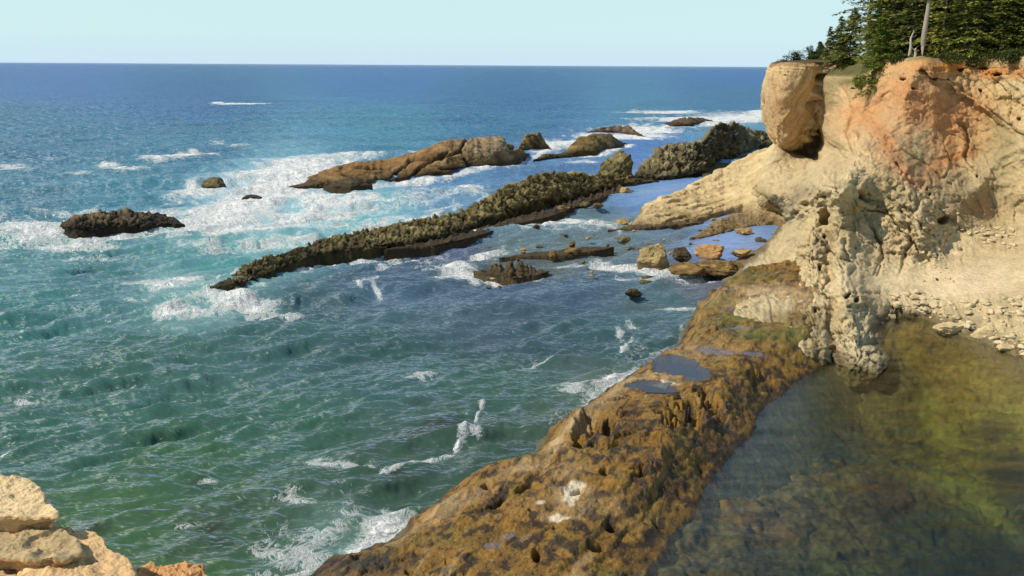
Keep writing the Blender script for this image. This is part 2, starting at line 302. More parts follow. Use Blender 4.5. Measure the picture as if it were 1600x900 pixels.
BODY_REFL = [  # the water's own colour by place, with sky reflection painted into tide pools
 (100,110,(.02,.085,.155)),(600,110,(.02,.085,.155)),(1150,112,(.02,.085,.155)),(300,160,(.014,.075,.125)),(800,160,(.014,.075,.125)),(1150,160,(.02,.09,.13)),
 (50,220,(.015,.085,.11)),(300,220,(.016,.09,.115)),(600,210,(.02,.11,.13)),(780,190,(.014,.085,.12)),(1000,185,(.025,.11,.14)),(1150,200,(.04,.14,.16)),
 (30,300,(.016,.09,.10)),(200,300,(.02,.11,.12)),(420,380,(.06,.24,.20)),(350,400,(.03,.17,.14)),(480,330,(.10,.31,.28)),(600,320,(.07,.24,.23)),(700,290,(.05,.17,.2)),(560,350,(.05,.24,.21)),(420,300,(.12,.28,.27)),
 (820,280,(.03,.10,.15)),(900,255,(.03,.10,.16)),(700,280,(.03,.11,.18)),(1000,235,(.03,.10,.19)),(60,390,(.03,.14,.12)),(150,440,(.018,.10,.085)),(300,440,(.05,.19,.15)),(30,460,(.016,.10,.08)),
 (500,470,(.016,.065,.062)),(450,500,(.015,.075,.06)),(600,430,(.018,.065,.08)),(700,380,(.03,.07,.10)),(640,410,(.02,.065,.08)),(800,440,(.018,.06,.075)),(900,450,(.018,.06,.075)),(1030,470,(.02,.075,.07)),
 (800,390,(.036,.096,.082)),(880,400,(.038,.096,.082)),(960,360,(.038,.10,.09)),(880,320,(.034,.10,.09)),(1040,350,(.04,.105,.115)),(1100,430,(.035,.07,.07)),
 (1130,372,(.06,.17,.28)),(1180,372,(.06,.17,.28)),(1040,293,(.06,.17,.28)),(1000,292,(.05,.15,.24)),(1150,335,(.05,.14,.24)),  # tide pools: mirrored blue sky put into the water colour
 (200,550,(.015,.08,.055)),(600,550,(.013,.065,.052)),(900,500,(.015,.065,.06)),(1000,520,(.015,.065,.055)),(400,650,(.014,.075,.045)),(100,650,(.014,.075,.048)),(800,600,(.014,.065,.042)),(300,700,(.016,.08,.036)),
 (200,800,(.018,.08,.030)),(400,800,(.016,.068,.032)),(600,740,(.015,.062,.036)),(560,800,(.03,.11,.07)),(500,870,(.025,.095,.055)),(800,700,(.015,.06,.036)),(300,880,(.019,.08,.028)),(960,600,(.03,.09,.06)),(900,640,(.02,.07,.042)),
]
KELP = [(700,655,42,12,8,.8),(655,668,34,7,0,.75),(615,722,26,6,0,.7),(315,740,26,6,10,.55),(330,800,40,10,0,.6),(335,822,36,8,0,.6),(300,835,40,8,0,.35),(150,810,34,6,10,.5),(380,770,20,5,0,.35),(630,682,20,5,0,.4),(820,576,14,3,0,.6),(820,420,70,9,0,.9),(790,402,70,5,0,.7),(890,392,80,7,4,.8),(1000,375,60,5,8,.7),(960,415,50,4,0,.5),(720,395,50,4,10,.5),(1060,380,40,5,5,.6),(930,365,60,4,8,.4),(860,374,60,4,10,.4),(860,332,30,4,5,.4),(1040,465,60,3,0,.4),(1010,345,60,3,12,.5),(60,550,40,4,0,.25),(950,325,30,3,10,.5),(770,375,50,3,12,.3)]
def blobs(px, py, L, power=1.0, wob=None):
    o = np.zeros(px.shape)
    for x, y, rx, ry, an, s in L:
        a = R(-an); ca, sa = math.cos(a), math.sin(a)
        m = (abs(px-x) < 2.3*(rx+ry)) & (abs(py-y) < 2.3*(ry+rx*abs(sa)+1))
        if not m.any(): continue
        dx = px[m]-x; dy = py[m]-y
        d = ((dx*ca+dy*sa)/rx)**2 + ((-dx*sa+dy*ca)/ry)**2
        if wob is not None: d = d*wob[m]
        o[m] = np.maximum(o[m], s*np.exp(-d*.9*power))
    return o
def mixw(px, py, L, sx=1.0, sy=2.0, p=2.0):
    W = np.zeros(px.shape); C = np.zeros(px.shape+(3,))
    for x, y, c in L:
        d2 = ((px-x)*sx)**2+((py-y)*sy)**2+60; wgt = d2**-p
        W += wgt; C += wgt[..., None]*np.array(c)
    return C/W[..., None]

def build_sea():
    rng = np.random.RandomState(5)
    pys = np.concatenate([np.arange(1250, 420, -1.5), np.arange(420, 200, -1.05), np.arange(200, 105.5, -.9)])
    ys = at_z(np.full(pys.shape, 800.), pys)[:, 1]; ys = np.concatenate([[2, 8, 12], ys[ys > 13], [7000, 10000, 16000, 30000, 60000, 120000]])
    us = np.concatenate([[-5, -3, -1.8, -1.1], np.linspace(-.78, .70, 900), [.8, 1.2, 2, 3, 5]])
    Y, U = np.meshgrid(ys, us, indexing='ij'); X = U*Y
    P = np.stack([X, Y, np.zeros_like(X)], -1); px, py = to_px(P)
    n1 = fbm(np.stack([X*.35, Y*.35, X*0], -1), 4, seed=3)
    wob = np.exp(1.6*n1)
    L = [(x, y, rx, ry, an, st*(.84 if y > 610 and 470 < x < 780 else 1)) for x, y, rx, ry, an, st in FOAM]
    rf = random.Random(12)                                  # thin wash along the foot of every reef and of the platform
    for line in ([(330,449),(360,449),(450,420),(500,400),(560,393),(620,389),(680,379),(760,354),(840,330)], [(330,436),(400,404),(450,388),(500,370),(560,356),(620,344),(680,334),(760,303)],
                 [(436,295),(520,295),(600,284),(700,275),(780,262),(824,249),(860,236)], [(480,268),(560,246),(640,236)], [(872,243),(930,242),(980,229)], [(1032,197),(1080,199),(1122,193)], [(75,352),(108,373),(180,361),(288,353)], [(78,340),(180,330),(288,342)],
                 [(600,852),(640,812),(704,766),(770,740),(845,708),(862,674),(900,650),(955,608),(1005,574),(1040,556),(1068,545),(1078,505),(1095,480)], [(740,427),(800,435),(860,427)], [(990,414),(1050,416),(1120,434),(1180,430)], [(905,212),(985,214),(1012,216)], [(316,292),(350,292)], [(378,316),(412,316)]):
        for a, b in zip(line[:-1], line[1:]):
            n_ = max(1, int(math.hypot(b[0]-a[0], b[1]-a[1])/9))
            for k in range(n_):
                t_ = (k+rf.random())/n_; q = rf.random()
                L.append((a[0]+(b[0]-a[0])*t_, a[1]+(b[1]-a[1])*t_, rf.uniform(7, 16), rf.uniform(1.5, 3.5)*(1+(a[1] > 500)), math.degrees(math.atan2(a[1]-b[1], b[0]-a[0])), .35+.55*q))
    foam = blobs(px, py, L, wob=wob)
    calm = np.maximum(blobs(px, py, [(1130,372,70,22,12,1.1),(1190,368,40,26,0,1.2),(1035,293,60,10,8,1.1),(1150,335,60,10,15,1),(1000,340,80,20,8,.25),(870,400,110,30,0,.2)]), 0)
    calm = np.clip(calm, 0, 1); far = sstep(math.log(60), math.log(1500), np.log(Y))
    c = mixw(px, py, BODY_REFL)*lerp(np.array([1.8, 1.42, 1.7]), np.array([2.6, 1.28, 1.5]), sstep(170, 560, py)[..., None])
    kp = blobs(px, py, KELP, wob=wob)*(.75+.5*fbm(P*1.3, 3, seed=8)); kp = np.clip(kp*1.3, 0, 1)
    kc = np.where((py > 520)[..., None], np.array([.022, .024, .016]), np.array([.066, .064, .038]))
    c = lerp(c, kc, kp[..., None])
    # whitened, aerated water round the foam
    c = lerp(c, np.array([.16, .42, .36]), (np.clip(foam-.25, 0, 1)*.5)[..., None])
    # waves
    z = np.zeros_like(X); dY = np.gradient(ys)[:, None]*np.ones_like(X)
    grp = .75+.9*fbm(np.stack([X*.07, Y*.07, X*0], -1), 3, seed=17)
    for k in range(150):
        if k < 110: lam = .7*(4.2/.7)**rng.rand(); th = -1.15+rng.randn()*.30; sl_ = .040*rng.uniform(.5, 1.2)
        else: lam = 5*(30/5)**rng.rand(); th = -1.2+rng.randn()*.2; sl_ = .016*rng.uniform(.5, 1.1)
        kx, ky = math.cos(th), math.sin(th); a = lam*sl_/2
        fade = np.clip((lam/np.maximum(dY*.9, .03)-1.5)/2.5, 0, 1)
        ph = 2*math.pi/lam*(X*kx+Y*ky) + rng.rand()*6.28 + 1.0*n1
        z += a*fade*(grp*(1-np.abs(np.sin(ph*.5))*2) if lam < 5 else np.sin(ph))
    z *= (1-.97*calm)
    fade = np.clip(1.2/np.maximum(dY, .2), 0, 1)
    spray = np.clip(foam-.5, 0, 1)*np.clip(.5+2.2*fbm(P*1.7, 5, .65, seed=11), 0, 2)*fade
    z += spray*.45
    P[..., 2] = z
    keep = ~inside(X, Y, LAGOON)
    o = mesh_from('sea', P, grid_faces(*X.shape, keep=keep), M_SEA, c, {'foam': foam, 'calm': calm, 'far': far})
    tag(o, kind='structure')
build_sea()

# ---------------------------------------------------------------- headland
def yz(px, py, z): return at_z(px, py, z)[..., 1]
HC = [('z',1400,545,-1.2),('z',1450,562,-1.6),('z',1520,595,-1.8),('z',1600,640,-1.8),('z',1350,620,-1.6),('z',1305,612,-1.5),('z',1250,590,-.8),('z',1700,680,-1.8),('z',1310,572,0),('z',1350,576,0),('z',1385,560,.1),('z',1392,490,.1),('z',1420,490,.2),('z',1480,507,.25),('z',1560,535,.25),('z',1600,552,.25),('z',1700,600,.25),('z',1760,630,.2),
 ('z',1270,560,.4),('z',1200,462,1.8),('z',1150,452,1.0),('z',1180,405,.3),('z',1210,372,.1),('z',1225,342,.4),('z',1100,480,-.3),('z',1120,455,-.3),
 ('z',1400,462,1.2),('z',1500,462,1.5),('z',1600,472,1.8),('z',1500,425,2.6),('z',1600,425,3.0),('z',1385,435,2.0),('z',1600,385,4),('z',1700,430,4),
 ('y',1600,350,87),('y',1550,342,89),('y',1500,300,88.8),('y',1500,240,94.5),('y',1500,180,96.5),('y',1500,130,98),('y',1500,102,98.6),('y',1600,300,88),('y',1600,200,91),('y',1600,112,93.5),('y',1700,350,80),('y',1700,200,84),('y',1700,90,87),
 ('y',1440,110,98),('y',1430,200,94),('y',1400,150,97.5),('y',1450,260,90),('y',1430,300,85.5),('y',1440,360,82),('y',1440,415,79.5),('y',1470,330,85.2),('y',1485,325,86.3),('y',1490,380,83.8),
 ('y',1355,240,90.5),('y',1372,330,84.3),('y',1365,400,80),('y',1300,330,84),('y',1300,400,77),('y',1312,460,69),('y',1325,520,63),('y',1285,270,91),('y',1310,160,118),('y',1310,128,120),('y',1370,108,104),('y',1332,190,106),
 ('y',1245,420,80),('y',1240,372,88),('y',1240,330,96),('y',1245,290,103),('y',1250,262,122),('y',1262,240,138),('y',1262,222,140),('y',1285,225,136),('y',1250,200,141),('y',1286,190,131),('y',1215,240,133),('y',1292,150,127),('y',1310,185,114),('y',1304,215,107),('y',1296,262,96),('y',1210,300,113),('y',1265,330,89),
 ('y',1190,260,130),('z',1150,380,-1.5),('z',1120,430,-1.5),('z',1160,330,-1),('z',1100,380,-1.5),('z',1190,350,-.6)]
hp = [(c[1], c[2]) for c in HC]; hv = [math.log(float(yz(c[1], c[2], c[3]))) if c[0] == 'z' else math.log(c[3]) for c in HC]
HF = tps(hp, hv, .0005)
RIM_X = [1090,1150,1190,1215,1240,1265,1290,1320,1345,1370,1390,1440,1470,1500,1540,1570,1600,1700,1760]
RIM_Y = [400, 340, 262, 222, 185, 150, 120, 121, 122, 106, 93, 88, 91, 94, 93, 90, 87, 80, 76]
BOT_X = [1090,1150,1250,1300,1350,1400,1480,1600,1760]
BOT_Y = [495, 500, 590, 605, 605, 560, 560, 600, 680]
CRACKS = [[(1290,330),(1302,372),(1290,396)],[(1298,430),(1288,452),(1303,470)],[(1296,500),(1303,530),(1301,572)],[(1310,130),(1332,175),(1322,215),(1345,262)],[(1400,250),(1440,298),(1490,345)],[(1360,340),(1378,395),(1372,430)],[(1408,325),(1418,345),(1422,385),(1404,430)],[(1245,228),(1262,245),(1256,262)],[(1350,118),(1375,112),(1400,100)],
          [(1440,112),(1500,135),(1560,185),(1600,215)],[(1265,300),(1240,340),(1215,352)],[(1500,192),(1510,200),(1508,240),(1522,262)],[(1345,300),(1358,312)]]
HOLES = [(1290,340,10,12,.9),(1288,370,5,9,.7),(1285,420,9,10,.9),(1277,445,7,6,.9),(1275,480,7,14,.8),(1300,455,7,6,.7),(1240,440,4,8,.6),(1213,434,10,8,1.),(1235,432,6,7,.8),(1323,460,12,9,1.),(1340,468,10,8,.7),(1350,308,6,4,.9),(1478,342,12,9,1.6),
         (1255,320,12,8,.8),(1240,333,10,8,.8),(1280,312,14,8,.8),(1500,390,8,6,.8),(1452,300,5,5,.7),(1449,290,4,7,.7),(1500,196,6,5,.6),(1526,275,4,4,.7),(1553,297,4,4,.6),(1430,140,8,4,.6),(1410,120,10,4,.7),(1460,120,12,4,.9),(1535,105,18,4,1.),(1560,113,16,5,1.1),(1500,108,10,5,1.),(1590,187,6,6,.9),(1550,175,6,5,.7),(1530,140,5,5,.6),(1480,125,8,4,.8),(1290,390,5,8,.8),(1262,470,6,5,.6),(1262,405,4,6,.6),(1225,310,6,5,.6),(1208,310,6,5,.5),(1380,460,6,4,.5),(1495,440,6,5,.5),(1465,438,8,5,.7),(1268,240,16,14,1.2)]
HCOL = [ # patches of stone colour: x, y, rx, ry, tilt, strength, colour
 (1420,150,70,36,-25,1.1,(198,140,88)),(1345,175,56,40,30,1.,(204,156,102)),(1470,180,60,46,-50,1.0,(194,138,90)),(1530,170,50,40,-30,.7,(200,160,108)),(1400,235,34,30,-45,.8,(190,130,84)),(1505,185,34,50,-60,.8,(196,136,84)),(1385,215,60,14,-50,.6,(186,118,64)),
 (1435,215,8,34,-60,.7,(188,168,124)),(1430,245,34,14,-50,.9,(158,146,112)),(1470,290,60,26,-40,.9,(160,138,98)),(1520,320,60,28,-20,.9,(164,142,104)),(1470,255,16,40,-60,.5,(196,124,76)),(1510,240,6,34,-75,.9,(178,104,48)),(1530,215,22,60,-75,.5,(200,158,98)),
 (1560,240,34,60,10,.7,(176,152,104)),(1565,230,16,44,0,.6,(150,140,104)),(1420,275,24,10,-40,.6,(196,124,88)),(1535,325,18,14,0,.6,(182,128,92)),
 (1480,103,50,10,0,1.0,(204,130,48)),(1560,112,50,10,0,1.0,(196,124,50)),(1430,100,40,7,0,.8,(205,150,92)),(1400,118,50,10,0,.6,(206,160,104)),(1530,94,60,5,0,.8,(120,90,55)),
 (1570,150,40,20,-30,.5,(206,172,112)),(1350,315,20,60,-60,.7,(164,144,98)),(1335,350,14,50,-70,.8,(160,140,96)),(1275,160,20,40,0,.6,(170,140,96)),(1330,128,22,10,0,.9,(110,105,50)),(1300,145,14,20,0,.5,(140,125,70)),
 (1500,440,110,30,0,1.1,(226,200,158)),(1400,440,60,14,0,1.0,(222,198,152)),(1210,440,60,20,0,.5,(222,200,150)),(1340,540,34,50,0,.7,(206,188,146)),(1410,495,30,8,0,.9,(120,106,70)),(1275,545,16,30,0,.8,(140,120,80)),
 (1240,500,50,14,0,.9,(120,96,50)),(1215,345,18,16,0,.8,(130,115,78)),(1245,305,22,14,30,.6,(90,70,42)),(1460,90,60,3,0,.9,(110,105,50))]
HEAD = {}
def facets(P, seed=0, tilt=1.0):                      # piecewise flat, broken faces: every cell is its own tilted plane
    shp = P.shape[:-1]; P = P.reshape(-1, 3); i = np.floor(P).astype(np.int64); f1 = np.full(len(P), 9.); h_ = np.zeros(len(P))
    for dx in (-1, 0, 1):
        for dy in (-1, 0, 1):
            for dz in (-1, 0, 1):
                c = i + np.array([dx, dy, dz]); h = _hash(c[:, 0], c[:, 1], c[:, 2], seed)
                q = c + np.stack([(h & 1023)/1023., ((h >> 10) & 1023)/1023., ((h >> 20) & 1023)/1023.], -1)
                e = P-q; d = (e*e).sum(-1); near = d < f1
                g = _hash(c[:, 0], c[:, 1], c[:, 2], seed+99); gv = np.stack([(g & 255)/127.5-1, ((g >> 8) & 255)/127.5-1, ((g >> 16) & 255)/127.5-1], -1)
                h_ = np.where(near, tilt*(e*gv).sum(-1)+.55*(((g >> 24) & 255)/255.-.5), h_); f1 = np.where(near, d, f1)
    return h_.reshape(shp)
def crag(P, amp, sc, seed=0, flat=1.7):
    Wp = P + (.22/sc)*np.stack([noise(P*sc*1.1, seed+71), noise(P*sc*1.1, seed+72), .5*noise(P*sc*1.1, seed+73)], -1)
    k = np.array([1, 1, flat]); rid = fbm(P*sc*1.5, 4, .5, seed+75, ridged=True)
    return amp*(.75*facets(Wp*sc*k, seed) + .34*facets(Wp*sc*2.4*k, seed+1) + .28*(rid-.3))
CREASE = [([(1300,125),(1318,190),(1292,290),(1262,360),(1222,430)],1.9,22),([(1440,105),(1402,180),(1338,245),(1308,330),(1318,440),(1338,560)],1.7,24),([(1392,240),(1428,300),(1442,360),(1420,432)],1.0,26),
          ([(1285,300),(1291,380),(1299,450),(1300,560)],-2.2,9),([(1352,236),(1368,330),(1356,425)],-.6,17),([(1438,286),(1472,330),(1490,348),(1484,410)],-.6,12),([(1480,128),(1540,170),(1610,232)],1.2,13),([(1440,118),(1500,150),(1560,196),(1610,226)],-.8,5),
          ([(1498,190),(1506,240),(1530,290)],.9,10),([(1520,300),(1560,246),(1610,222)],.8,12),([(1455,110),(1462,200),(1500,300),(1540,335)],1.0,26),([(1420,120),(1360,160),(1335,215)],1.0,14),([(1255,262),(1215,300),(1160,335)],1.2,12),([(1275,300),(1235,345),(1195,395)],1.1,12),([(1240,290),(1222,330),(1200,350)],-1.0,8),([(1400,130),(1352,190),(1330,240)],-.9,8),([(1340,440),(1352,500),(1372,560)],.9,10),([(1262,400),(1250,440),(1235,470)],.8,9),([(1330,300),(1336,380),(1330,430)],-.8,6)]
def build_headland():
    cols_px = np.arange(1090, 1762, 1.45); nc = len(cols_px); nr = 330; nb = 46
    top = np.interp(cols_px, RIM_X, RIM_Y); bot = np.interp(cols_px, BOT_X, BOT_Y)
    top = top + 2.2*fbm(np.stack([cols_px*.06, 0*cols_px, 0*cols_px], -1), 3, seed=2)
    s = np.linspace(0, 1, nr)[:, None]; py = bot[None]*(1-s)+top[None]*s; px = np.broadcast_to(cols_px[None], py.shape)
    wx = px + 11*fbm(np.stack([px*.03, py*.03, 0*px], -1), 4, seed=21); wy = py + 11*fbm(np.stack([px*.03, py*.03, 0*px+9], -1), 3, seed=22)
    Y = np.exp(HF(px, py))
    V0 = at_y(px, py, Y); n = facing(V0)
    # creased ridges and gullies of the slope
    off = 0
    for ln, A, wd in CREASE:
        dd, _ = seg_dist(wx, wy, ln); off = off + A*np.exp(-(np.sqrt(dd*dd+9)-3)/wd)
    Y = Y*(1-off/95.0); V0 = at_y(px, py, Y); n = facing(V0); TRUE = V0
    V0 = np.stack([px*.065, np.log(Y)*12, -py*.065], -1)      # even sampling for the surface detail
    # roughness by place
    rug = np.clip(blobs(wx, wy, [(1225,385,60,50,30,.65),(1200,290,60,50,0,.5),(1170,330,60,50,0,.5),(1290,400,50,110,0,1),(1260,320,50,50,0,1),(1330,520,50,60,0,.9),(1440,360,56,75,0,1.1),(1350,290,90,30,-50,.6),(1225,300,40,60,0,.7),(1550,160,60,30,-35,.45),(1540,365,60,20,0,.5),(1450,100,60,12,0,.6),(1560,105,60,12,0,.7),(1290,190,24,60,0,.6),(1410,490,60,20,0,.5)]), 0.10, 1)
    sand = np.clip(blobs(wx, wy, [(1500,440,120,28,0,1.3),(1400,440,50,12,0,1.2),(1590,430,80,40,0,1.3),(1170,452,60,6,0,.8)]), 0, 1)
    sand = np.maximum(sand, 0); rug = rug*(1-sand)
    Q = V0*np.array([1, 1, 1.])
    big = 1.5*fbm(Q*.16, 4, seed=31) + .8*(fbm(Q*.3, 4, seed=32, ridged=True)-.3)
    # bedding grooves that run down to the right across the face
    bed = (px*.5+py*.86)*.10; al = (px*.86-py*.5)*.012
    bedn = fbm(np.stack([bed, al, 0*bed], -1), 4, seed=33)
    face = np.clip(blobs(px, py, [(1450,190,110,90,0,1.1),(1540,240,80,90,0,1.)]), 0, 1)
    fan = fbm(np.stack([np.arctan2(px-1450, py-70)*9, np.hypot(px-1450, py-70)*.010, 0*px], -1), 4, seed=35)
    th = R(40); q_ = -wx*math.sin(th)+wy*math.cos(th)+14*fbm(np.stack([px*.012, py*.012, 0*px], -1), 3, seed=36); al_ = wx*math.cos(th)+wy*math.sin(th)
    sq = q_*.052 + .6*noise(np.stack([q_*.02, al_*.012, 0*px], -1), 39); saw = sq-np.floor(sq); saw = np.where(saw < .82, saw/.82, (1-saw)/.18)-.5
    band = ((np.floor(sq).astype(np.int64)*7919) % 97)/97.-.5
    lowr = np.clip(blobs(px, py, [(1420,330,90,90,0,1.1),(1340,220,60,80,0,1.),(1560,160,80,50,0,.9),(1290,300,50,90,0,.7)]), 0, 1)*(1-face*.55)
    c1, c2, c3 = cells(np.stack([q_*.030, al_*.011, 0*px], -1), 53); slab_ = (c3-.5)*sstep(0, .08, c2-c1) - .45*np.exp(-((c2-c1)/.035)**2)
    c1, c2, c3 = cells(np.stack([q_*.07, al_*.03, 0*px], -1), 54); slab2 = (c3-.5)*sstep(0, .12, c2-c1) - .4*np.exp(-((c2-c1)/.05)**2)
    pxn = fbm(np.stack([px*.07, py*.08, 0*px], -1), 3, .5, 56, ridged=True)-.3
    dg = fbm(np.stack([q_*.045, al_*.007, 0*px], -1), 4, .5, seed=43, ridged=True)-.3
    lay = fbm(np.stack([0*px+px*.01, py*.38, 0*px], -1), 3, seed=37)*np.clip(blobs(px, py, [(1490,98,120,12,0,1.2),(1400,112,60,10,0,.8)]), 0, 1)
    gul = fbm(np.stack([px*.085, py*.018, 0*px], -1), 4, seed=38)          # rain gullies
    fq = 1-.75*np.clip(face*1.3, 0, 1)
    rug = rug*fq; big = big*(.4+.6*fq)
    d = big*(1-sand)*.3 + .45*gul*(1-sand)*(1-face*.5)*(1-.75*rug) + (.25*bedn+.22*fan)*face*(1-sand) + 1.1*lay + (.38*saw*(.4+.8*noise(V0*.3, 47)+.3) + .5*dg)*np.maximum(lowr, .25*face)*(1-sand)
    d += (1.0*slab_ + .38*slab2)*(1-sand)*(.35+.65*np.maximum(lowr, rug)) + .25*pxn*rug*(1-sand) + crag(V0, .85, .40, 5)*(.25+.6*rug)*(1-sand) + crag(V0, .36, 1.0, 6)*(.15+.7*rug)*(1-sand) + .4*fbm(V0*1.6, 4, seed=40)*np.maximum(rug, .2)*(1-sand*.85)
    pit2 = sstep(.25, .4, noise(V0*np.array([2.6, 2.6, 2.2]), 45)); d -= .25*pit2*np.maximum(sstep(.2, .6, rug), lowr*.8)*(1-sand)
    pit = sstep(.22, .42, noise(V0*np.array([1.1, 1.1, .9])+.4*fbm(V0*2, 2, seed=3)[..., None], 44))
    d -= .15*pit*sstep(.35, .8, rug)
    for cr in CRACKS:
        dd, _ = seg_dist(wx, wy, cr); d -= .9*np.exp(-(dd/2.2)**2)*(1-sand)*(.5+.9*np.clip(noise(V0*.9, 46)+.3, 0, 1))
    hol = blobs(wx, wy, [(a, b, c*.6, e*.6, 0, s_) for a, b, c, e, s_ in HOLES]); hol = hol*(1+1.2*fbm(V0*1.5, 3, seed=49)); d -= 2.3*sstep(.3, .7, hol)*np.clip(hol, .5, 2)
    edge = sstep(0, .05, 1-s)
    vd = TRUE-np.array([0, 0, H]); vd /= np.linalg.norm(vd, axis=-1, keepdims=True)
    V = TRUE + (-.72*vd+.28*n)*(d*edge)[..., None]
    # colour
    sandy = srgb(198, 174, 128)*.80
    C = np.ones(V.shape)*sandy
    C = C*(1+.12*gul+.2*fbm(V0*.5, 5, .6, seed=50)+.10*bedn+.14*band*lowr+.35*fbm(V0*3.5, 4, .65, seed=51)*(1-sand*.8))[..., None]
    C = lerp(C, srgb(212, 192, 150)*.8, (np.clip(noise(V0*.25, 52)+.2, 0, 1)*.7)[..., None])
    for x, y, rx, ry, an, st, cc in HCOL:
        wgt = blobs(wx+6*bedn, wy+5*fan, [(x, y, rx, ry, an, st)])
        wgt = np.clip(wgt*(1+.5*bedn), 0, 1); C = lerp(C, srgb(*cc)*.82, (wgt)[..., None])
    C = C*(1 + (.28*fan+.2*bedn)*face)[..., None]
    red = sstep(.1, .4, fan)*face*.45; C = lerp(C, srgb(190, 124, 72)*.82, red[..., None])
    lich = sstep(.12, .4, fbm(V0*1.3, 4, seed=55))*rug; C = lerp(C, srgb(96, 82, 52)*.8, (lich*.6)[..., None])
    wet = sstep(.9, .1, V[..., 2])*sstep(.5, 0, sand); C = lerp(C, srgb(84, 72, 42)*.6, (wet*.75)[..., None])
    # plateau behind the rim
    rim = V[-1]; hd = ray(cols_px, top)[:, :2]; hd /= np.linalg.norm(hd, axis=1, keepdims=True)
    b = (np.linspace(0, 1, nb)[1:]**1.6*75)[:, None]
    PV = np.zeros((nb-1, nc, 3)); PV[..., 0] = rim[:, 0]+hd[:, 0]*b; PV[..., 1] = rim[:, 1]+hd[:, 1]*b
    back = np.clip(b*.028, 0, 2)
    tz = np.interp(cols_px, [1090, 1200, 1240, 1290, 1320, 1400, 1760], [-1.5, -1.5, 18, 19.6, 20, 20.9, 21.2])
    k = sstep(0, 6, b)
    PV[..., 2] = lerp(rim[:, 2], tz+back, k) + .35*fbm(PV*.3, 3, seed=61)*k
    PC = np.ones(PV.shape)*srgb(104, 96, 52)*.7*(1+.5*fbm(PV*.6, 3, seed=62))[..., None]
    PC = lerp(np.broadcast_to(C[-1], PC.shape), PC, sstep(0, 2.5, b)[..., None])
    HEAD.update(px=cols_px, bot=bot, top=top, V=V, nr=nr, rim=rim, hd=hd, tz=tz)
    V = np.concatenate([V, PV]); C = np.concatenate([C, PC])
    o = mesh_from('headland', V, grid_faces(V.shape[0], nc)[:, ::-1], M_CLIFF, C)
    tag(o, 'tall sandstone cliff with an orange streaked face above a sandy cove', 'cliff', kind='structure')
build_headland()
def on_head(px, py):
    c = int(np.clip(np.searchsorted(HEAD['px'], px), 0, len(HEAD['px'])-1))
    r = (HEAD['bot'][c]-py)/(HEAD['bot'][c]-HEAD['top'][c])*(HEAD['nr']-1)
    return HEAD['V'][int(np.clip(round(r), 0, HEAD['nr']-1)), c]
def on_plateau(px, b):
    c = int(np.clip(np.searchsorted(HEAD['px'], px), 0, len(HEAD['px'])-1)); r = HEAD['rim'][c]; h = HEAD['hd'][c]
    k = float(sstep(0, 6, b)); z = lerp(r[2], HEAD['tz'][c]+min(b*.028, 2), k)
    return np.array([r[0]+h[0]*b, r[1]+h[1]*b, z])

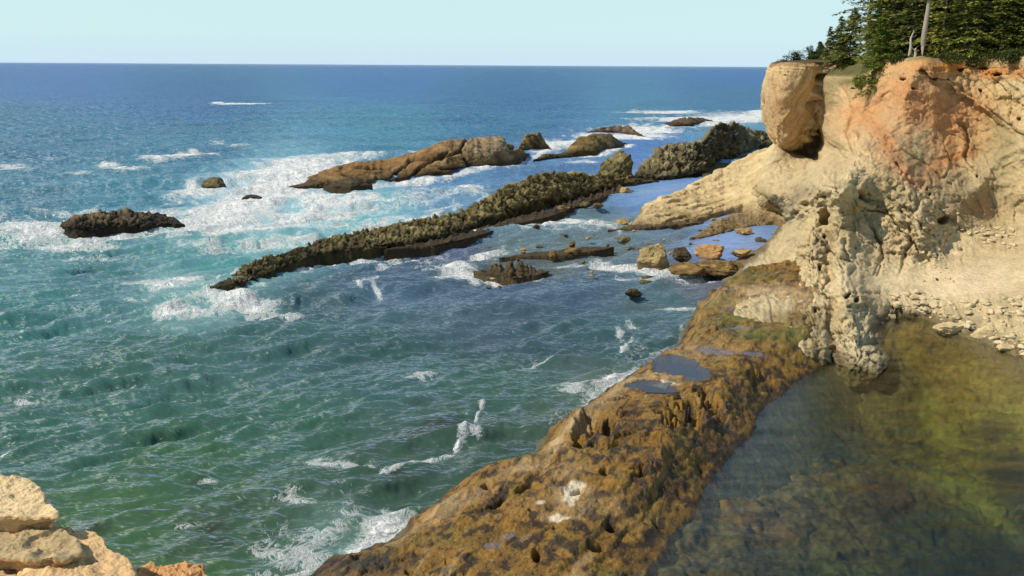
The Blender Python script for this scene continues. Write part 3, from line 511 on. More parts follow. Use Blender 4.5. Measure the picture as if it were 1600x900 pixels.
# ---- the jutting head of the cliff
def build_prow():
    Yc = 133.0
    sec = [(238,1240,1262,2.2),(228,1226,1268,3.6),(212,1216,1276,4.8),(196,1209,1284,5.2),(175,1204,1303,5.8),(150,1202,1318,6.4),(130,1203,1328,7.0),(112,1206,1336,7.2),(101,1212,1340,7.2),(97,1219,1342,7.0)]
    sec = np.array(sec, float); t = np.linspace(0, 1, len(sec)); tt = np.linspace(0, 1, 130)
    S = np.stack([np.interp(tt, t, sec[:, k]) for k in range(4)], -1)
    for _ in range(3): S[1:-1] = (S[:-2]+S[2:]+2*S[1:-1])/4
    na = 260; a = np.linspace(0, 2*math.pi, na, endpoint=False)
    rows = []
    ca, sa = np.cos(a), np.sin(a); e = .55
    ux = np.sign(ca)*np.abs(ca)**e; uy = np.sign(sa)*np.abs(sa)**e
    for py, l, r, dep in S:
        L = at_y(l, py, Yc); Rr = at_y(r, py, Yc); cx = (L[0]+Rr[0])/2; hw = (Rr[0]-L[0])/2
        cy = Yc + (6.8-dep)*.9 + 2.2
        rows.append(np.stack([cx+ux*hw, cy+uy*dep+ux*1.2, np.full(na, L[2])], -1))
    topz = rows[-1][:, 2].mean(); c = rows[-1].mean(0)
    for k in (.9, .75, .55, .3, .05): q = rows[-1-0].copy() if False else (rows[len(S)-1]-c)*k+c; q[:, 2] = topz+.5*(1-k)+.25*fbm(q*.5, 3); rows.append(q)
    V = np.stack(rows); n = normals(V)
    if (n[60]*(V[60]-c)).sum() < 0: n = -n
    px, py = to_px(V)
    vert = fbm(np.stack([V[..., 0]*1.1+V[..., 1]*.8, V[..., 2]*.12, 0*px], -1), 4, seed=71)
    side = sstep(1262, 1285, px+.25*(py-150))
    d = .5*vert + .35*fbm(V*.22, 2, seed=72) + crag(V, 1.5, .2, 19, .45)*(.35+.65*side) + .08*fbm(V*1.2, 3, .5, seed=78) + (crag(V, 1.6, .5, 9)+.5*fbm(V*1.3, 3, seed=4))*side + .35*sstep(120, 104, py)*fbm(np.stack([0*px, 0*px+px*.01, V[..., 2]*3], -1), 3, seed=7)
    hol = blobs(px, py, [(1290,122,14,8,0,1.),(1265,165,8,8,0,.6),(1296,150,10,20,0,.8),(1226,118,5,3,0,.5)])
    d -= 1.5*sstep(.3, .8, hol)
    topm = sstep(-8, 0, np.arange(V.shape[0])-len(S))[:, None]
    d = d*(1-topm)
    V = V+n*d[..., None]
    C = np.ones(V.shape)*srgb(206, 174, 124)*.8
    C *= (1+.42*vert+.15*fbm(V*.5, 3, seed=73)+.2*fbm(V*3, 3, .6, seed=79))[..., None]
    C = lerp(C, srgb(168, 146, 112)*.8, (np.clip(blobs(px, py, [(1240,160,14,60,0,.8),(1258,190,22,24,0,.6)]), 0, 1)*sstep(-.3, .2, vert))[..., None])
    C = lerp(C, srgb(204, 152, 104)*.8, .8*np.clip(blobs(px, py, [(1212,170,10,50,0,.7),(1232,190,10,30,0,.5),(1225,150,8,30,0,.5)]), 0, 1)[..., None])
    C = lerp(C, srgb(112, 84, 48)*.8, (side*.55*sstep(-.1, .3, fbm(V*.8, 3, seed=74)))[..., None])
    C = lerp(C, srgb(150, 112, 78)*.8, (sstep(106, 99, py))[..., None]*.8)
    C = lerp(C, srgb(92, 78, 44)*.8, np.broadcast_to(topm, px.shape)[..., None])
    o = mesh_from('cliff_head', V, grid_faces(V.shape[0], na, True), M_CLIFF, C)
    tag(o, 'bulging tan cliff head jutting over the sea at the headland tip', 'cliff')
    return topz
PROW_Z = build_prow()

# ---------------------------------------------------------------- ridges and reefs
def ridge(name, label, cat, cols_, mat, palette, amp=.5, sc=.6, p=.6, back=6, seed=0, step=1.3, crust=1.0, endfade=True, colf=None, group=None, kind=None, parent=None, rows=None, tv=.6, cracks=(), dt=0.0, strata=0.0, lip=0.0):
    a = np.array([c if len(c) == 5 else (*c, 0) for c in cols_], float)
    xs = np.arange(a[0, 0], a[-1, 0]+.01, step); b, t, off, zb = [np.interp(xs, a[:, 0], a[:, k]) for k in (1, 2, 3, 4)]
    tp = np.clip(np.minimum(xs-xs[0], xs[-1]-xs)/min(45, (xs[-1]-xs[0])*.28), 0, 1)**.7; t = np.minimum(t+dt, b-.3); t = b-(b-t)*np.maximum(tp, .08); off = off*np.maximum(tp, .1)
    if len(xs) > 20:
        ker = np.array([1, 2, 3, 2, 1])/9.
        for arr in (b, t): arr[2:-2] = np.convolve(arr, ker, 'valid')
    t = t + tv*np.minimum((b-t)*.12, 2.5)*fbm(np.stack([xs*.09, 0*xs, 0*xs+seed], -1), 3, seed=seed+1)*1.6
    B = at_z(xs, b, zb); Cc = at_y(xs, t, B[:, 1]+off); h = np.maximum(Cc[:, 2]-B[:, 2], .05)
    hpx = float((b-t).max()); nf = rows or int(np.clip(hpx*1.1+6, 14, 90)); s = np.linspace(0, 1, nf)**max(1., .75/p)
    if lip: s = np.concatenate([np.linspace(0, .03, 6)[:-1], np.linspace(.03, 1, nf)])
    skirt = B + np.array([0, -.5, 0]); skirt[:, 2] = B[:, 2]-1.5
    R_ = [skirt, B+np.array([0, -.1, -.35])]
    for k in s:
        q = lerp(B, Cc, k); zz = k**p if not lip else lip*min(1, k/.03)+(1-lip)*k**p
        q = q.copy(); q[:, 2] = B[:, 2]+h*zz*(1 - .0*k); q[:, 1] = lerp(B[:, 1], Cc[:, 1], k**1.15); R_.append(q)
    for k in np.linspace(0, 1, 18)[1:]:
        q = Cc.copy(); q[:, 1] += back*k*np.maximum(tp, .1); q[:, 2] = lerp(Cc[:, 2], -1.2, k**1.8); R_.append(q)
    V = np.stack(R_); n = facing(V)
    fade = np.clip(h/(1.2*amp+.3), 0.15, 1)[None]
    d = amp*(.9*fbm(V*sc*.45, 4, seed=seed)+crust*crag(V, 1.05, sc, seed+2) + crust*crag(V, .5, sc*2.3, seed+3) + .4*fbm(V*sc*2.5, 3, seed=seed+5))
    pit = sstep(.15, .4, noise(V*sc*1.7, seed+9)); d -= amp*.8*pit*crust
    qx, qy = to_px(V)
    if strata:
        sq = (qy+.28*qx)*.11+.9*noise(V*.12, seed+30); sw_ = sq-np.floor(sq); d = d+strata*(np.where(sw_ < .8, sw_/.8, (1-sw_)/.2)-.5)*(.3+np.clip(1.5*noise(V*.25, seed+31)+.5, 0, 1))
    for cr in cracks: d = d - 1.3*np.exp(-(seg_dist(qx+3*noise(V*.8, seed), qy, cr)[0]/2.0)**2)
    d = d*fade; d[:2] *= .3
    V2 = V+n*d[..., None]
    lo, mid, hi = [srgb(*c)*.8 for c in palette]
    hz = V2[..., 2]
    u = np.clip(.5+1.1*fbm(V*sc*.8, 4, seed=seed+6)+.5*d/amp*.5, 0, 1)
    C = lerp(lerp(np.ones(V.shape)*lo, mid, sstep(0, .5, u)[..., None]), hi, sstep(.45, 1, u)[..., None])
    wet = sstep(1.3, .25, hz + .5*fbm(V*.7, 3, seed=seed+8)); C = lerp(C, lo*.75, (wet*.8)[..., None])
    if colf: C = colf(C, V2, *to_px(V2), u)
    o = mesh_from(name, V2, grid_faces(*V.shape[:2])[:, ::-1], mat, C, parent=parent)
    tag(o, label, cat, group, kind)
    return o
DARK = ((52,44,26),(104,92,58),(150,136,92))
BROWN = ((74,56,28),(132,104,56),(176,146,94))
ridge('rock_ridge', 'long dark crusted rock ridge slanting from the surf up to the round knob', 'rock ridge',
  [(328,448,445,1),(334,449,433,2),(360,447,422,3),(400,440,405,4),(450,417,390,4),(500,397,372,4.5),(560,391,358,5),(620,386,347,6),(680,376,337,7),(720,364,328,7.5),(760,350,306,8),(790,341,288,8),(840,327,268,8),(880,317,265,8),(930,304,270,8),(970,290,268,7),(1010,284,272,5),(1030,283,279,2)],
  M_REEF, ((58,48,24),(112,98,56),(166,150,96)), amp=.5, sc=.75, p=.85, back=5, seed=100, dt=4, tv=1.2, lip=.30)
ridge('rock_ridge', 'low brown shelf of wet rock along the near foot of the long ridge', 'rock ledge',
  [(600,391,388,1),(680,383,376,2),(740,370,362,3),(800,352,343,4),(860,338,328,5),(930,312,300,6),(970,302,290,6),(1000,300,292,3)],
  M_REEF, ((58,46,26),(104,84,48),(140,118,76)), amp=.75, sc=.7, p=.6, back=6, seed=110, tv=6)
def islcol(C, V, px, py, u):
    tan = sstep(690, 780, px)*sstep(2.2, 3.6, V[..., 2]+.6*u); C = lerp(C, srgb(176, 148, 108)*.8, (tan*.85)[..., None])
    org = sstep(760, 560, px)*sstep(.8, 1.6, V[..., 2]); C = lerp(C, srgb(142, 104, 54)*.8, (org*.75)[..., None])
    return C
isl = ridge('rock_island', 'large whale backed brown and tan rock island beyond the long ridge', 'rock island',
  [(436,294,293,.5),(460,292,288,3),(485,290,272,6),(520,288,257,9),(560,286,251,11),(600,281,247,12),(640,278,238,13),(670,276,226,13),(700,273,216,13),(740,266,212,12),(780,259,210,10),(812,252,209,8),(824,246,210,5),(829,240,214,3)],
  M_REEF, ((70,52,28),(136,104,60),(176,146,100)), amp=.5, sc=.28, p=.62, back=9, seed=120, crust=.45, dt=3, colf=islcol, cracks=[[(733,212),(718,236),(690,246),(640,250),(612,278)],[(700,236),(655,262),(640,280)],[(790,212),(798,230),(830,226)],[(722,238),(735,262)],[(560,262),(610,262)],[(745,262),(690,262)]])
ridge('rock_island', 'small brown rock stub just past the square right end of the large whale backed island', 'rock', [(806,240,220,3),(820,238,210,4),(842,235,207,4),(852,233,213,3),(860,229,224,1)], M_REEF, BROWN, amp=.3, sc=.5, p=.4, back=4, seed=128)
ridge('rock_island', 'low flat dark rock awash at the left foot of the large whale backed island', 'rock', [(505,291,288,1),(520,293,283,3),(550,294,281,4),(575,290,284,2),(582,288,286,1)], M_REEF, ((60,48,26),(90,74,40),(120,98,56)), amp=.25, sc=.5, p=.4, back=4, seed=129, crust=.6)
ridge('rock_island', 'rounded brown rock island with foam at its left, second from the headland', 'rock island',
  [(872,242,238,2),(885,243,226,5),(905,242,214,8),(930,240,209,9),(955,235,209,8),(975,228,213,4),(983,225,222,1)], M_REEF, ((70,54,26),(120,98,50),(150,124,72)), amp=.35, sc=.4, p=.6, back=6, seed=130, crust=.5)
ridge('rock_island', 'small dark rock awash just left of the rounded brown island', 'rock', [(833,250,247,1),(850,249,241,2),(875,246,240,2),(895,243,240,1)], M_REEF, DARK, amp=.3, sc=.5, p=.4, back=4, seed=131)
ridge('rock_island', 'low jagged foam washed rock behind the rounded brown island', 'rock', [(905,210,208,1),(930,208,202,4),(960,207,197,6),(985,212,197,5),(1005,214,206,3),(1012,214,212,1)], M_REEF, ((60,46,36),(100,80,60),(150,130,105)), amp=.5, sc=.5, p=.5, back=6, seed=132)
ridge('rock_island', 'farthest flat dark islet in the surf left of the cliff head', 'rock', [(1032,193,190,1),(1050,197,187,5),(1080,196,184,7),(1110,192,184,5),(1122,190,188,1)], M_REEF, ((60,46,32),(100,80,52),(130,108,72)), amp=.4, sc=.4, p=.5, back=6, seed=133)
ridge('rock_reef', 'broken dark crusted reef rising towards the foot of the cliff head', 'rock reef',
  [(985,277,270,2),(1000,279,244,6),(1020,280,233,8),(1045,279,220,10),(1065,278,218,10),(1085,276,219,10),(1100,272,214,11),(1112,262,196,12),(1125,256,190,12),(1145,248,188,12),(1165,240,192,12),(1180,236,204,9),(1195,234,200,9),(1215,232,192,10),(1235,230,200,8)],
  M_REEF, ((62,54,34),(118,106,72),(162,148,108)), amp=.8, sc=.5, p=.8, back=12, seed=140, dt=5, tv=1.6, lip=.18)
ridge('rock_island', 'ragged dark wave washed rock standing alone in the white surf at the left', 'rock island',
  [(76,346,344,.5),(86,352,341,1.5),(98,360,338,2.5),(120,363,336,3.2),(145,361,334,4),(180,357,332,4.5),(205,356,330,4.5),(225,355,333,4),(250,352,334,4),(275,351,335,2.5),(288,350,345,.6)],
  M_REEF, ((40,34,26),(78,64,42),(118,100,66)), amp=.5, sc=.75, p=.35, back=5, seed=150,
  colf=lambda C, V, px, py, u: lerp(C, srgb(128, 106, 62)*.8, (sstep(210, 130, px)*sstep(1.0, 1.5, V[..., 2])*.7)[..., None]))
ridge('sandstone_slab', 'broad pale sandstone slab sloping from the cliff foot to the blue tide pool', 'rock slab',
  [(975,352,350,.5),(990,355,338,3,0),(1010,353,318,8,0),(1040,350,302,12,0),(1070,346,290,16,.0),(1100,339,274,20,.1),(1130,330,258,22,.3),(1160,318,242,24,1.2),(1190,308,228,24,2.4),(1213,300,216,24,3.5),(1226,298,238,16,4.0),(1240,296,262,8,4.3),(1256,293,286,3,4.5),(1262,292,291,1,4.5)],
  M_CLIFF, ((186,158,108),(212,186,136),(226,204,158)), amp=.55, sc=.25, p=.95, back=10, seed=160, crust=.45, tv=0.8, dt=6, strata=.28,
  colf=lambda C, V, px, py, u: lerp(lerp(C, srgb(196, 170, 120)*.8, .3), srgb(120, 96, 58)*.7, (sstep(.8, .05, V[..., 2]+.4*u)*.7)[..., None]))
ridge('sandstone_slab', 'narrow tan rock tongue between the two bright blue tide pools', 'rock slab',
  [(1078,371,368,.5),(1095,371,358,3),(1120,366,347,5),(1150,358,336,8),(1180,350,326,10,.2),(1210,345,318,10,.5),(1235,342,312,10,1)],
  M_CLIFF, ((130,106,66),(178,152,106),(210,186,140)), amp=.5, sc=.7, p=.6, back=5, seed=170, crust=.8, tv=2)

# ---- boulders: faceted lumps resting in the shallows
def boulder(px, py, wpx, hpx, label, cat='rock', pal=DARK, seed=0, flat=1.0, mat=None, group=None, name='boulder', z=0.0, dep=.8, point=None, detail=34):
    base = point if point is not None else at_z(px, py, z); Y = base[1]; k = Y/F*(.88 if point is None else 1.0)
    rx = wpx*k/2; rz = max(hpx*k*.62, .05); ry = rx*dep
    u = np.linspace(0, math.pi, detail)[:, None]; v = np.linspace(0, 2*math.pi, detail*2, endpoint=False)[None]
    D = np.stack([np.sin(u)*np.cos(v), np.sin(u)*np.sin(v), np.cos(u)*np.ones_like(v)], -1)
    rng = np.random.RandomState(seed); r = np.ones(D.shape[:2])*1.25
    for q in range(11):                                # cut planar facets
        nn = rng.randn(3); nn /= np.linalg.norm(nn); h = rng.uniform(.62, 1.0)
        dt = D@nn; r = np.where(dt > .05, np.minimum(r, h/np.maximum(dt, .05)), r)
    r = r*(1+.10*fbm(D*2.2+seed, 4, seed=seed)+.05*fbm(D*7+seed, 3, seed=seed+1)+crag(D*1.2+seed, .16, 1.5, seed))
    V = D*r[..., None]*np.array([rx, ry, rz]); V = V*[1, 1, flat]
    V[..., 2] += rz*.35
    lo, mid, hi = [srgb(*c)*.8 for c in pal]
    uu = np.clip(.5+fbm(V*1.2+seed, 4, seed=seed), 0, 1); C = lerp(lerp(np.ones(V.shape)*lo, mid, sstep(0, .5, uu)[..., None]), hi, sstep(.5, 1, uu)[..., None])
    wet = sstep(.35*rz, .05*rz, V[..., 2]); C = lerp(C, C*.45, (wet*.7)[..., None])
    o = mesh_from(name, V, grid_faces(V.shape[0], V.shape[1], True)[:, ::-1], mat or M_REEF, C)
    o.location = (base[0], base[1]+ry*.6, base[2]); o.rotation_euler.z = rng.uniform(-.3, .3)
    tag(o, label, cat, group); return o
TANB = ((120,96,56),(172,142,92),(200,172,122))
boulder(960,283,66,52,'rounded dark crusted knob at the inland end of the long rock ridge','rock',((60,52,28),(116,104,62),(158,144,92)),3,1.1,detail=60)
boulder(333,291,42,15,'small dark rock in the foam left of the whale backed island','rock',DARK,4)
boulder(395,316,34,13,'little black rock standing in the white surf below the whale backed island','rock',((34,30,24),(58,50,36),(80,70,50)),5)
boulder(1022,413,62,34,'large tan boulder with a lit left face in the shallows','boulder',((128,106,66),(168,144,96),(190,166,116)),6,1.15,detail=60)
boulder(1068,404,40,18,'dark rounded boulder touching the right side of the large tan boulder','boulder',((48,40,28),(78,64,42),(110,92,62)),7)
boulder(1112,402,56,20,'flat topped orange tan boulder beside the blue tide pool','boulder',((128,92,52),(184,142,88),(204,164,110)),8)
boulder(1080,428,60,18,'low brown boulder in front of the flat topped orange one','boulder',BROWN,9)
boulder(1128,424,66,20,'wide brown weathered rock slab beside the surf, right of the large tan boulder','boulder',BROWN,10)
boulder(1160,400,44,14,'small tan boulder at the near edge of the blue tide pool','boulder',TANB,11)
boulder(1150,420,40,14,'brown rock against the seaweed covered shore below the tide pool','boulder',BROWN,12)
boulder(1185,440,44,16,'rough tan rock where the platform meets the cliff foot','boulder',TANB,13)
boulder(1165,366,34,10,'small pale rock between the tongue and the tide pool','boulder',TANB,14)
boulder(1190,378,22,8,'dark little rock inside the blue tide pool','boulder',DARK,15)
boulder(988,462,30,11,'dark low rock alone in the bay below the large tan boulder','rock',((50,38,24),(84,66,38),(110,88,54)),16)
boulder(1010,443,22,6,'flat olive rock awash between the tan boulder and the dark low rock','rock',((60,54,30),(96,86,50),(120,106,66)),17)
boulder(1012,434,20,5,'smallest rock in the foam under the large tan boulder','rock',DARK,18)
boulder(838,356,12,7,'tiny dark pointed rock near the long ridge','rock',DARK,19)
boulder(865,402,18,12,'small pointed brown rock sticking out of the flat shelf','rock',BROWN,20)
boulder(895,396,30,12,'brown rock on the wet shelf right of the pointed one','rock',BROWN,21)
boulder(893,384,14,9,'small upright brown rock on the wet shelf','rock',BROWN,22)
boulder(978,378,16,9,'small rock stub on the wet shelf above the large tan boulder','rock',BROWN,23)
boulder(916,322,22,8,'dark rock pair member nearest the long ridge foot','rock',DARK,24)
boulder(934,323,20,6,'dark flat rock close beside its larger neighbour under the long ridge','rock',DARK,25)
boulder(878,327,26,6,'flat tan rock awash at the foot of the long ridge','rock',BROWN,26)
boulder(978,302,24,12,'tan block at the left end of the far blue pool','boulder',TANB,27)
boulder(972,350,26,9,'small tan rock at the tip of the broad pale slab','rock',TANB,28)
boulder(1126,462,40,14,'rough brown rock at the corner of the seaweed platform','rock',BROWN,29)
ridge('rock_shelf', 'flat brown shelf of rock barely above the water in the middle of the bay', 'rock shelf', [(740,424,422,.5),(760,430,418,2),(800,433,415,3),(840,430,416,3),(858,424,421,1)], M_REEF, ((78,62,38),(104,86,54),(124,104,68)), amp=.5, sc=.8, p=.6, back=3, seed=180, crust=1.2, tv=6)
ridge('rock_shelf', 'thin strip of brown rock awash beyond the flat shelf', 'rock shelf', [(780,403,402,.5),(830,401,397,2),(880,399,392,3),(930,392,386,3),(960,386,383,1)], M_REEF, ((78,62,38),(104,86,54),(124,104,68)), amp=.5, sc=.8, p=.6, back=3, seed=181, crust=1.2, tv=6)
ridge('rock_shelf', 'thin rock strip pointing at the broad pale slab', 'rock shelf', [(950,360,358,.5),(1000,357,351,2),(1050,352,347,2),(1100,347,343,1)], M_REEF, ((88,72,48),(124,104,72),(150,128,90)), amp=.5, sc=.8, p=.6, back=3, seed=182, crust=1.2, tv=6)

_r = random.Random(9)
for k in range(46):
    x, y = _r.uniform(760, 1170), 0
    y = 392+(_r.random()-.5)*72-.13*(x-960)
    if x < 860 and y < 345: continue
    boulder(x, y, _r.uniform(5, 15), _r.uniform(2, 5), 'little brown rock barely breaking the surface of the wet shelf', 'rock', _r.choice([BROWN, DARK, TANB]), 700+k, detail=12, group='little rocks awash on the shelf', name='shelf_rock', z=-.05)
# ---------------------------------------------------------------- the seaweed covered platform
PL_PX = [(440,935),(480,902),(520,868),(560,862),(600,850),(632,838),(640,812),(690,782),(704,765),(740,742),(770,738),(810,734),(845,706),(862,672),(900,648),(955,606),(1005,572),(1040,555),(1065,545),(1078,505),(1095,478),(1118,460),(1150,448),(1210,440),(1280,440),(1315,500),
         (1310,560),(1282,570),(1250,588),(1215,620),(1180,650),(1168,680),(1130,725),(1100,760),(1085,795),(1055,822),(1030,868),(1000,900),(960,950),(900,1150),(440,1150)]
PL = at_z(*np.array(PL_PX, float).T)[:, :2]
PHC = [(1060,575,1.3),(1030,604,1.25),(1180,560,1.5),(1150,620,2.1),(1200,600,1.7),(950,680,1.7),(1050,680,2.0),(1000,760,1.5),(900,780,1.3),(800,830,1.1),(700,845,1.0),(900,870,.9),(1000,850,.6),(600,870,.7),(520,890,.5),(1170,490,1.5),(1240,500,1.8),(1100,510,1.4),(1100,560,1.35),(860,720,1.6),(1140,700,1.2),(1080,760,1.2),(780,780,1.2),(1280,470,2.0),(800,950,.9),(950,640,1.8),(1210,455,2.0),(1280,530,1.6)]
POOLS = [(1066,573,34,13,-6,''),(1022,603,32,6,-3,'')]
def build_platform():
    px, py = np.meshgrid(np.arange(400, 1480, 1.4), np.arange(1120, 432, -1.4)); P = at_z(px, py, 1.0); X, Yw = P[..., 0], P[..., 1]
    pt = np.array([at_z(a, b, c)[:2] for a, b, c in PHC]); f = tps(pt*8, [c[2] for c in PHC], .001); base = np.clip(f(X*8, Yw*8), .4, 2.6)
    d, tpar = seg_dist(X, Yw, PL, True); ins = inside(X, Yw, PL); sd_ = np.where(ins, d, -d) + .5*fbm(P*.55, 4, seed=201) + .2*fbm(P*2, 3, seed=202)
    qx, qy = to_px(np.stack([X, Yw, base], -1))
    right = sstep(0, 6, 0*px + (tpar > 25)*6.)
    wid = lerp(1.7, 2.6, right)
    prof = sstep(-.2, 1, sd_/wid*.9); ax_ = X*.45+Yw*.9; cr_ = X*.9-Yw*.45
    rug = np.clip(blobs(qx, qy, [(1120,660,80,50,35,1.),(1190,600,50,40,0,1.),(960,690,60,30,0,.8),(1050,720,60,50,0,.7),(1000,800,60,50,0,.45),(880,700,30,20,0,.5),(560,875,80,20,0,.7),(780,770,50,10,25,.4),(1200,470,40,14,0,.3),(1270,500,40,40,0,.5)]), .10, 1)
    Q = np.stack([X, Yw, 0*X], -1)
    fcA = facets(np.stack([ax_*.30, cr_*.62, 0*X], -1), 260, .8); fcB = facets(np.stack([ax_*.9, cr_*1.5, 0*X], -1), 261, .8)
    z = prof*base - np.clip(-sd_*lerp(1.2, .62, right), 0, 3.2)
    # steps of bedding running along the platform
    ax = X*.45+Yw*.9; cr = X*.9-Yw*.45
    z += prof*(.22*fbm(np.stack([ax*.25, cr*.9, 0*X], -1), 4, seed=205)+.25*fbm(Q*.35, 3, seed=206))
    f1, f2, cv = cells((Q+.3*noise(Q*1.5)[..., None])*.9, 210); blk = (cv-.5)*sstep(0, .2, f2-f1)-.5*(1-sstep(0, .15, f2-f1))
    g1, g2, gv = cells(Q*1.9+.2*noise(Q*2)[..., None], 211); blk2 = (gv-.5)*sstep(0, .25, g2-g1)-.5*(1-sstep(0, .2, g2-g1))
    QA = np.stack([ax*.55, cr*1.5, 0*X], -1); rg = fbm(QA*.7+.3*noise(Q*1.2)[..., None], 4, .45, 214, ridged=True)
    z += prof*(.07*fcA+.03*fcB + rug*(.32*fcA+.17*fcB+.07*blk2+.2*(rg-.3)) + .04*(rg-.3) + .15*fbm(Q*1.8, 3, .5, seed=212)*(rug+.15) + .025*fbm(Q*6, 2, .5, seed=213))
    pits = sstep(.25, .5, noise(Q*np.array([.8, 1.0, 1])+.3*fbm(Q*2, 2, seed=1)[..., None], 215)); z -= prof*.5*pits*(.06+rug)
    gouge = blobs(qx, qy, [(1130,632,46,13,-38,1.3),(1150,655,30,12,-38,1.2),(1195,580,26,14,0,1.2),(1205,592,16,10,-20,1.),(920,660,22,20,40,1.2),(945,668,20,12,0,.9),(905,690,12,18,0,.8),(1050,645,26,20,0,.8),(1080,640,30,22,-30,.8),(945,735,10,10,0,.7),(1030,790,16,12,-40,.8),(955,815,14,8,0,.9),(900,770,16,6,30,.5),(990,880,20,10,0,.8),(840,865,10,12,0,.8),(930,850,16,8,0,.7),(770,790,26,5,25,.6),(820,762,20,5,25,.6),(640,892,10,6,0,.6),(830,800,8,6,0,.5),(870,825,10,7,0,.6),(1015,860,16,8,0,.7),(760,757,8,7,0,.7),(1000,730,16,10,0,.6),(1100,700,20,12,-30,.7),(1130,520,10,6,0,.3),(1150,560,10,6,0,.3)])
    z -= prof*1.0*sstep(.3, .75, gouge*(1+1.3*fbm(Q*1.6, 4, seed=220))+.3*fbm(Q*1.2, 3, seed=222))
    hst = .34; zq = (z+.25*fbm(Q*.5, 3, seed=250))/hst; fl = np.floor(zq); tr = (fl+sstep(.30, .70, zq-fl))*hst-.25*fbm(Q*.5, 3, seed=250); z = np.where(z > .15, lerp(z, tr, .35), z)
    z += prof*.04*fbm(Q*4, 3, .5, seed=251)
    # pools are level hollows
    C = np.zeros(P.shape)
    pm = blobs(qx, qy, [(a, b, c*1.05, e*1.1, an, 1.) for a, b, c, e, an, _ in POOLS], wob=np.exp(2.0*fbm(Q*.7, 4, seed=221)))
    lv = base*prof
    for a, b, c, e, an, _ in POOLS:
        m = blobs(qx, qy, [(a, b, c*2.0, e*2.1, an, 1.)], wob=np.exp(2.0*fbm(Q*.7, 4, seed=221)))
        zl = float(f(*(at_z(a, b, 1.3)[:2]*8))); k = sstep(.25, .55, m)*sstep(.8, .97, prof); z = lerp(z, zl+.035+.2*fbm(Q*1.7, 4, seed=240)-.3*sstep(.66, .80, m), k)
    gold = srgb(160, 116, 32)*.66; dark = srgb(44, 30, 12)*.65; ol = srgb(138, 112, 36)*.68; tan = srgb(196, 164, 116)*.8; green = srgb(104, 112, 44)*.75; rust = srgb(120, 80, 26)*.68
    a1 = fbm(Q*.55, 5, seed=230); a2 = fbm(Q*1.4, 4, seed=231); a3 = fbm(np.stack([ax*.35, cr*1.4, 0*X], -1), 4, seed=232)
    C[:] = gold
    C = lerp(C, ol, sstep(0, .35, a1)[..., None]); C = lerp(C, rust, (sstep(.05, .4, -a1)*.7)[..., None]); C = lerp(C, dark, (sstep(.0, .16, .6*a2+.6*fbm(QA*.8, 5, .6, seed=236))*.85)[..., None]); C = lerp(C, dark, (sstep(.12, .3, fbm(Q*4, 4, seed=233))*.6)[..., None])
    C = lerp(C, dark*.8, (sstep(.15, .6, rug*.6-a3)*.55)[..., None])
    C = lerp(C, tan, (sstep(.24, .42, a3)*.45*(1-rug))[..., None])
    mus = sstep(.3, .42, noise(Q*1.7+.5*noise(Q*5)[..., None], 237)); C = lerp(C, np.array([.03, .026, .024]), (mus*.85*sstep(.15, .5, rug))[..., None])
    brn = sstep(.3, .42, fbm(Q*5, 3, .6, seed=238)); C = lerp(C, tan*.8, (brn*.5)[..., None])
    bare = blobs(qx, qy, [(885,775,22,20,0,1.),(905,765,20,10,0,.8),(890,740,26,12,20,.6),(870,805,30,8,0,.6),(1030,590,50,6,5,.7),(980,598,30,8,20,.7),(1090,545,60,12,0,.5),(830,728,46,10,10,.7),(865,690,30,12,60,.9),(900,655,40,10,38,.9),(700,785,50,10,25,.8),(950,618,50,10,33,.6),(690,800,80,12,28,.5),(1200,455,60,10,0,1.),(1250,470,60,20,0,.8),(1170,470,50,8,0,.6),(1190,640,18,8,0,.6),(1010,885,20,8,0,.6),(900,895,16,6,0,.7),(920,790,80,16,0,.3),(1120,770,20,14,0,.4)], wob=np.exp(1.3*a2))
    C = lerp(C, tan*1.05, (np.clip(bare*(1+1.2*a3), 0, 1)*.85)[..., None]); C = lerp(C, srgb(226, 206, 172)*.85, (sstep(.35, .6, blobs(qx, qy, [(892,775,14,16,0,1.),(900,757,14,7,0,1.),(875,808,22,5,0,.9),(845,790,8,4,0,.8),(1040,598,30,4,3,.7)], wob=np.exp(2*a2)))*.85)[..., None])
    gr = blobs(qx, qy, [(1160,495,40,8,0,.9),(1190,522,50,10,0,.8),(1240,520,30,16,0,.7),(1130,505,30,8,0,.6),(1160,430,40,10,0,.6),(1120,470,30,10,0,.5)], wob=np.exp(1.2*a2)); C = lerp(C, green, np.clip(gr, 0, 1)[..., None]*.8)
    C = lerp(C, srgb(60, 52, 38)*.7, (blobs(qx, qy, [(560,880,80,18,0,1.),(480,900,60,20,0,1.)])*.8)[..., None])
    film = blobs(qx, qy, [(1120,549,36,5,0,1.),(768,850,16,4,5,1.),(795,836,14,4,15,.9),(1150,482,30,4,0,.8),(1150,512,36,3,0,.7),(1180,551,26,3,0,.8)], wob=np.exp(1.4*a2)); C = lerp(C, np.array([.14, .13, .145]), (sstep(.3, .6, film)*.75)[..., None])
    C = lerp(C, np.array([.09, .08, .08]), sstep(.45, .7, pm)[..., None])
    C = lerp(C, dark*.8, (sstep(.3, .1, z)*.55)[..., None]); C = lerp(C, srgb(90, 88, 62)*(1+.9*a2)[..., None], (sstep(0, -.5, z)*.85)[..., None])
    V = np.stack([X, Yw, z], -1)
    keep = sd_ > lerp(-3., -6., right)
    o = mesh_from('rock_platform', V, grid_faces(*X.shape, keep=keep), M_PLAT, C)
    tag(o, 'golden brown seaweed covered rock platform between the sea and the lagoon', 'rock platform', kind='structure')
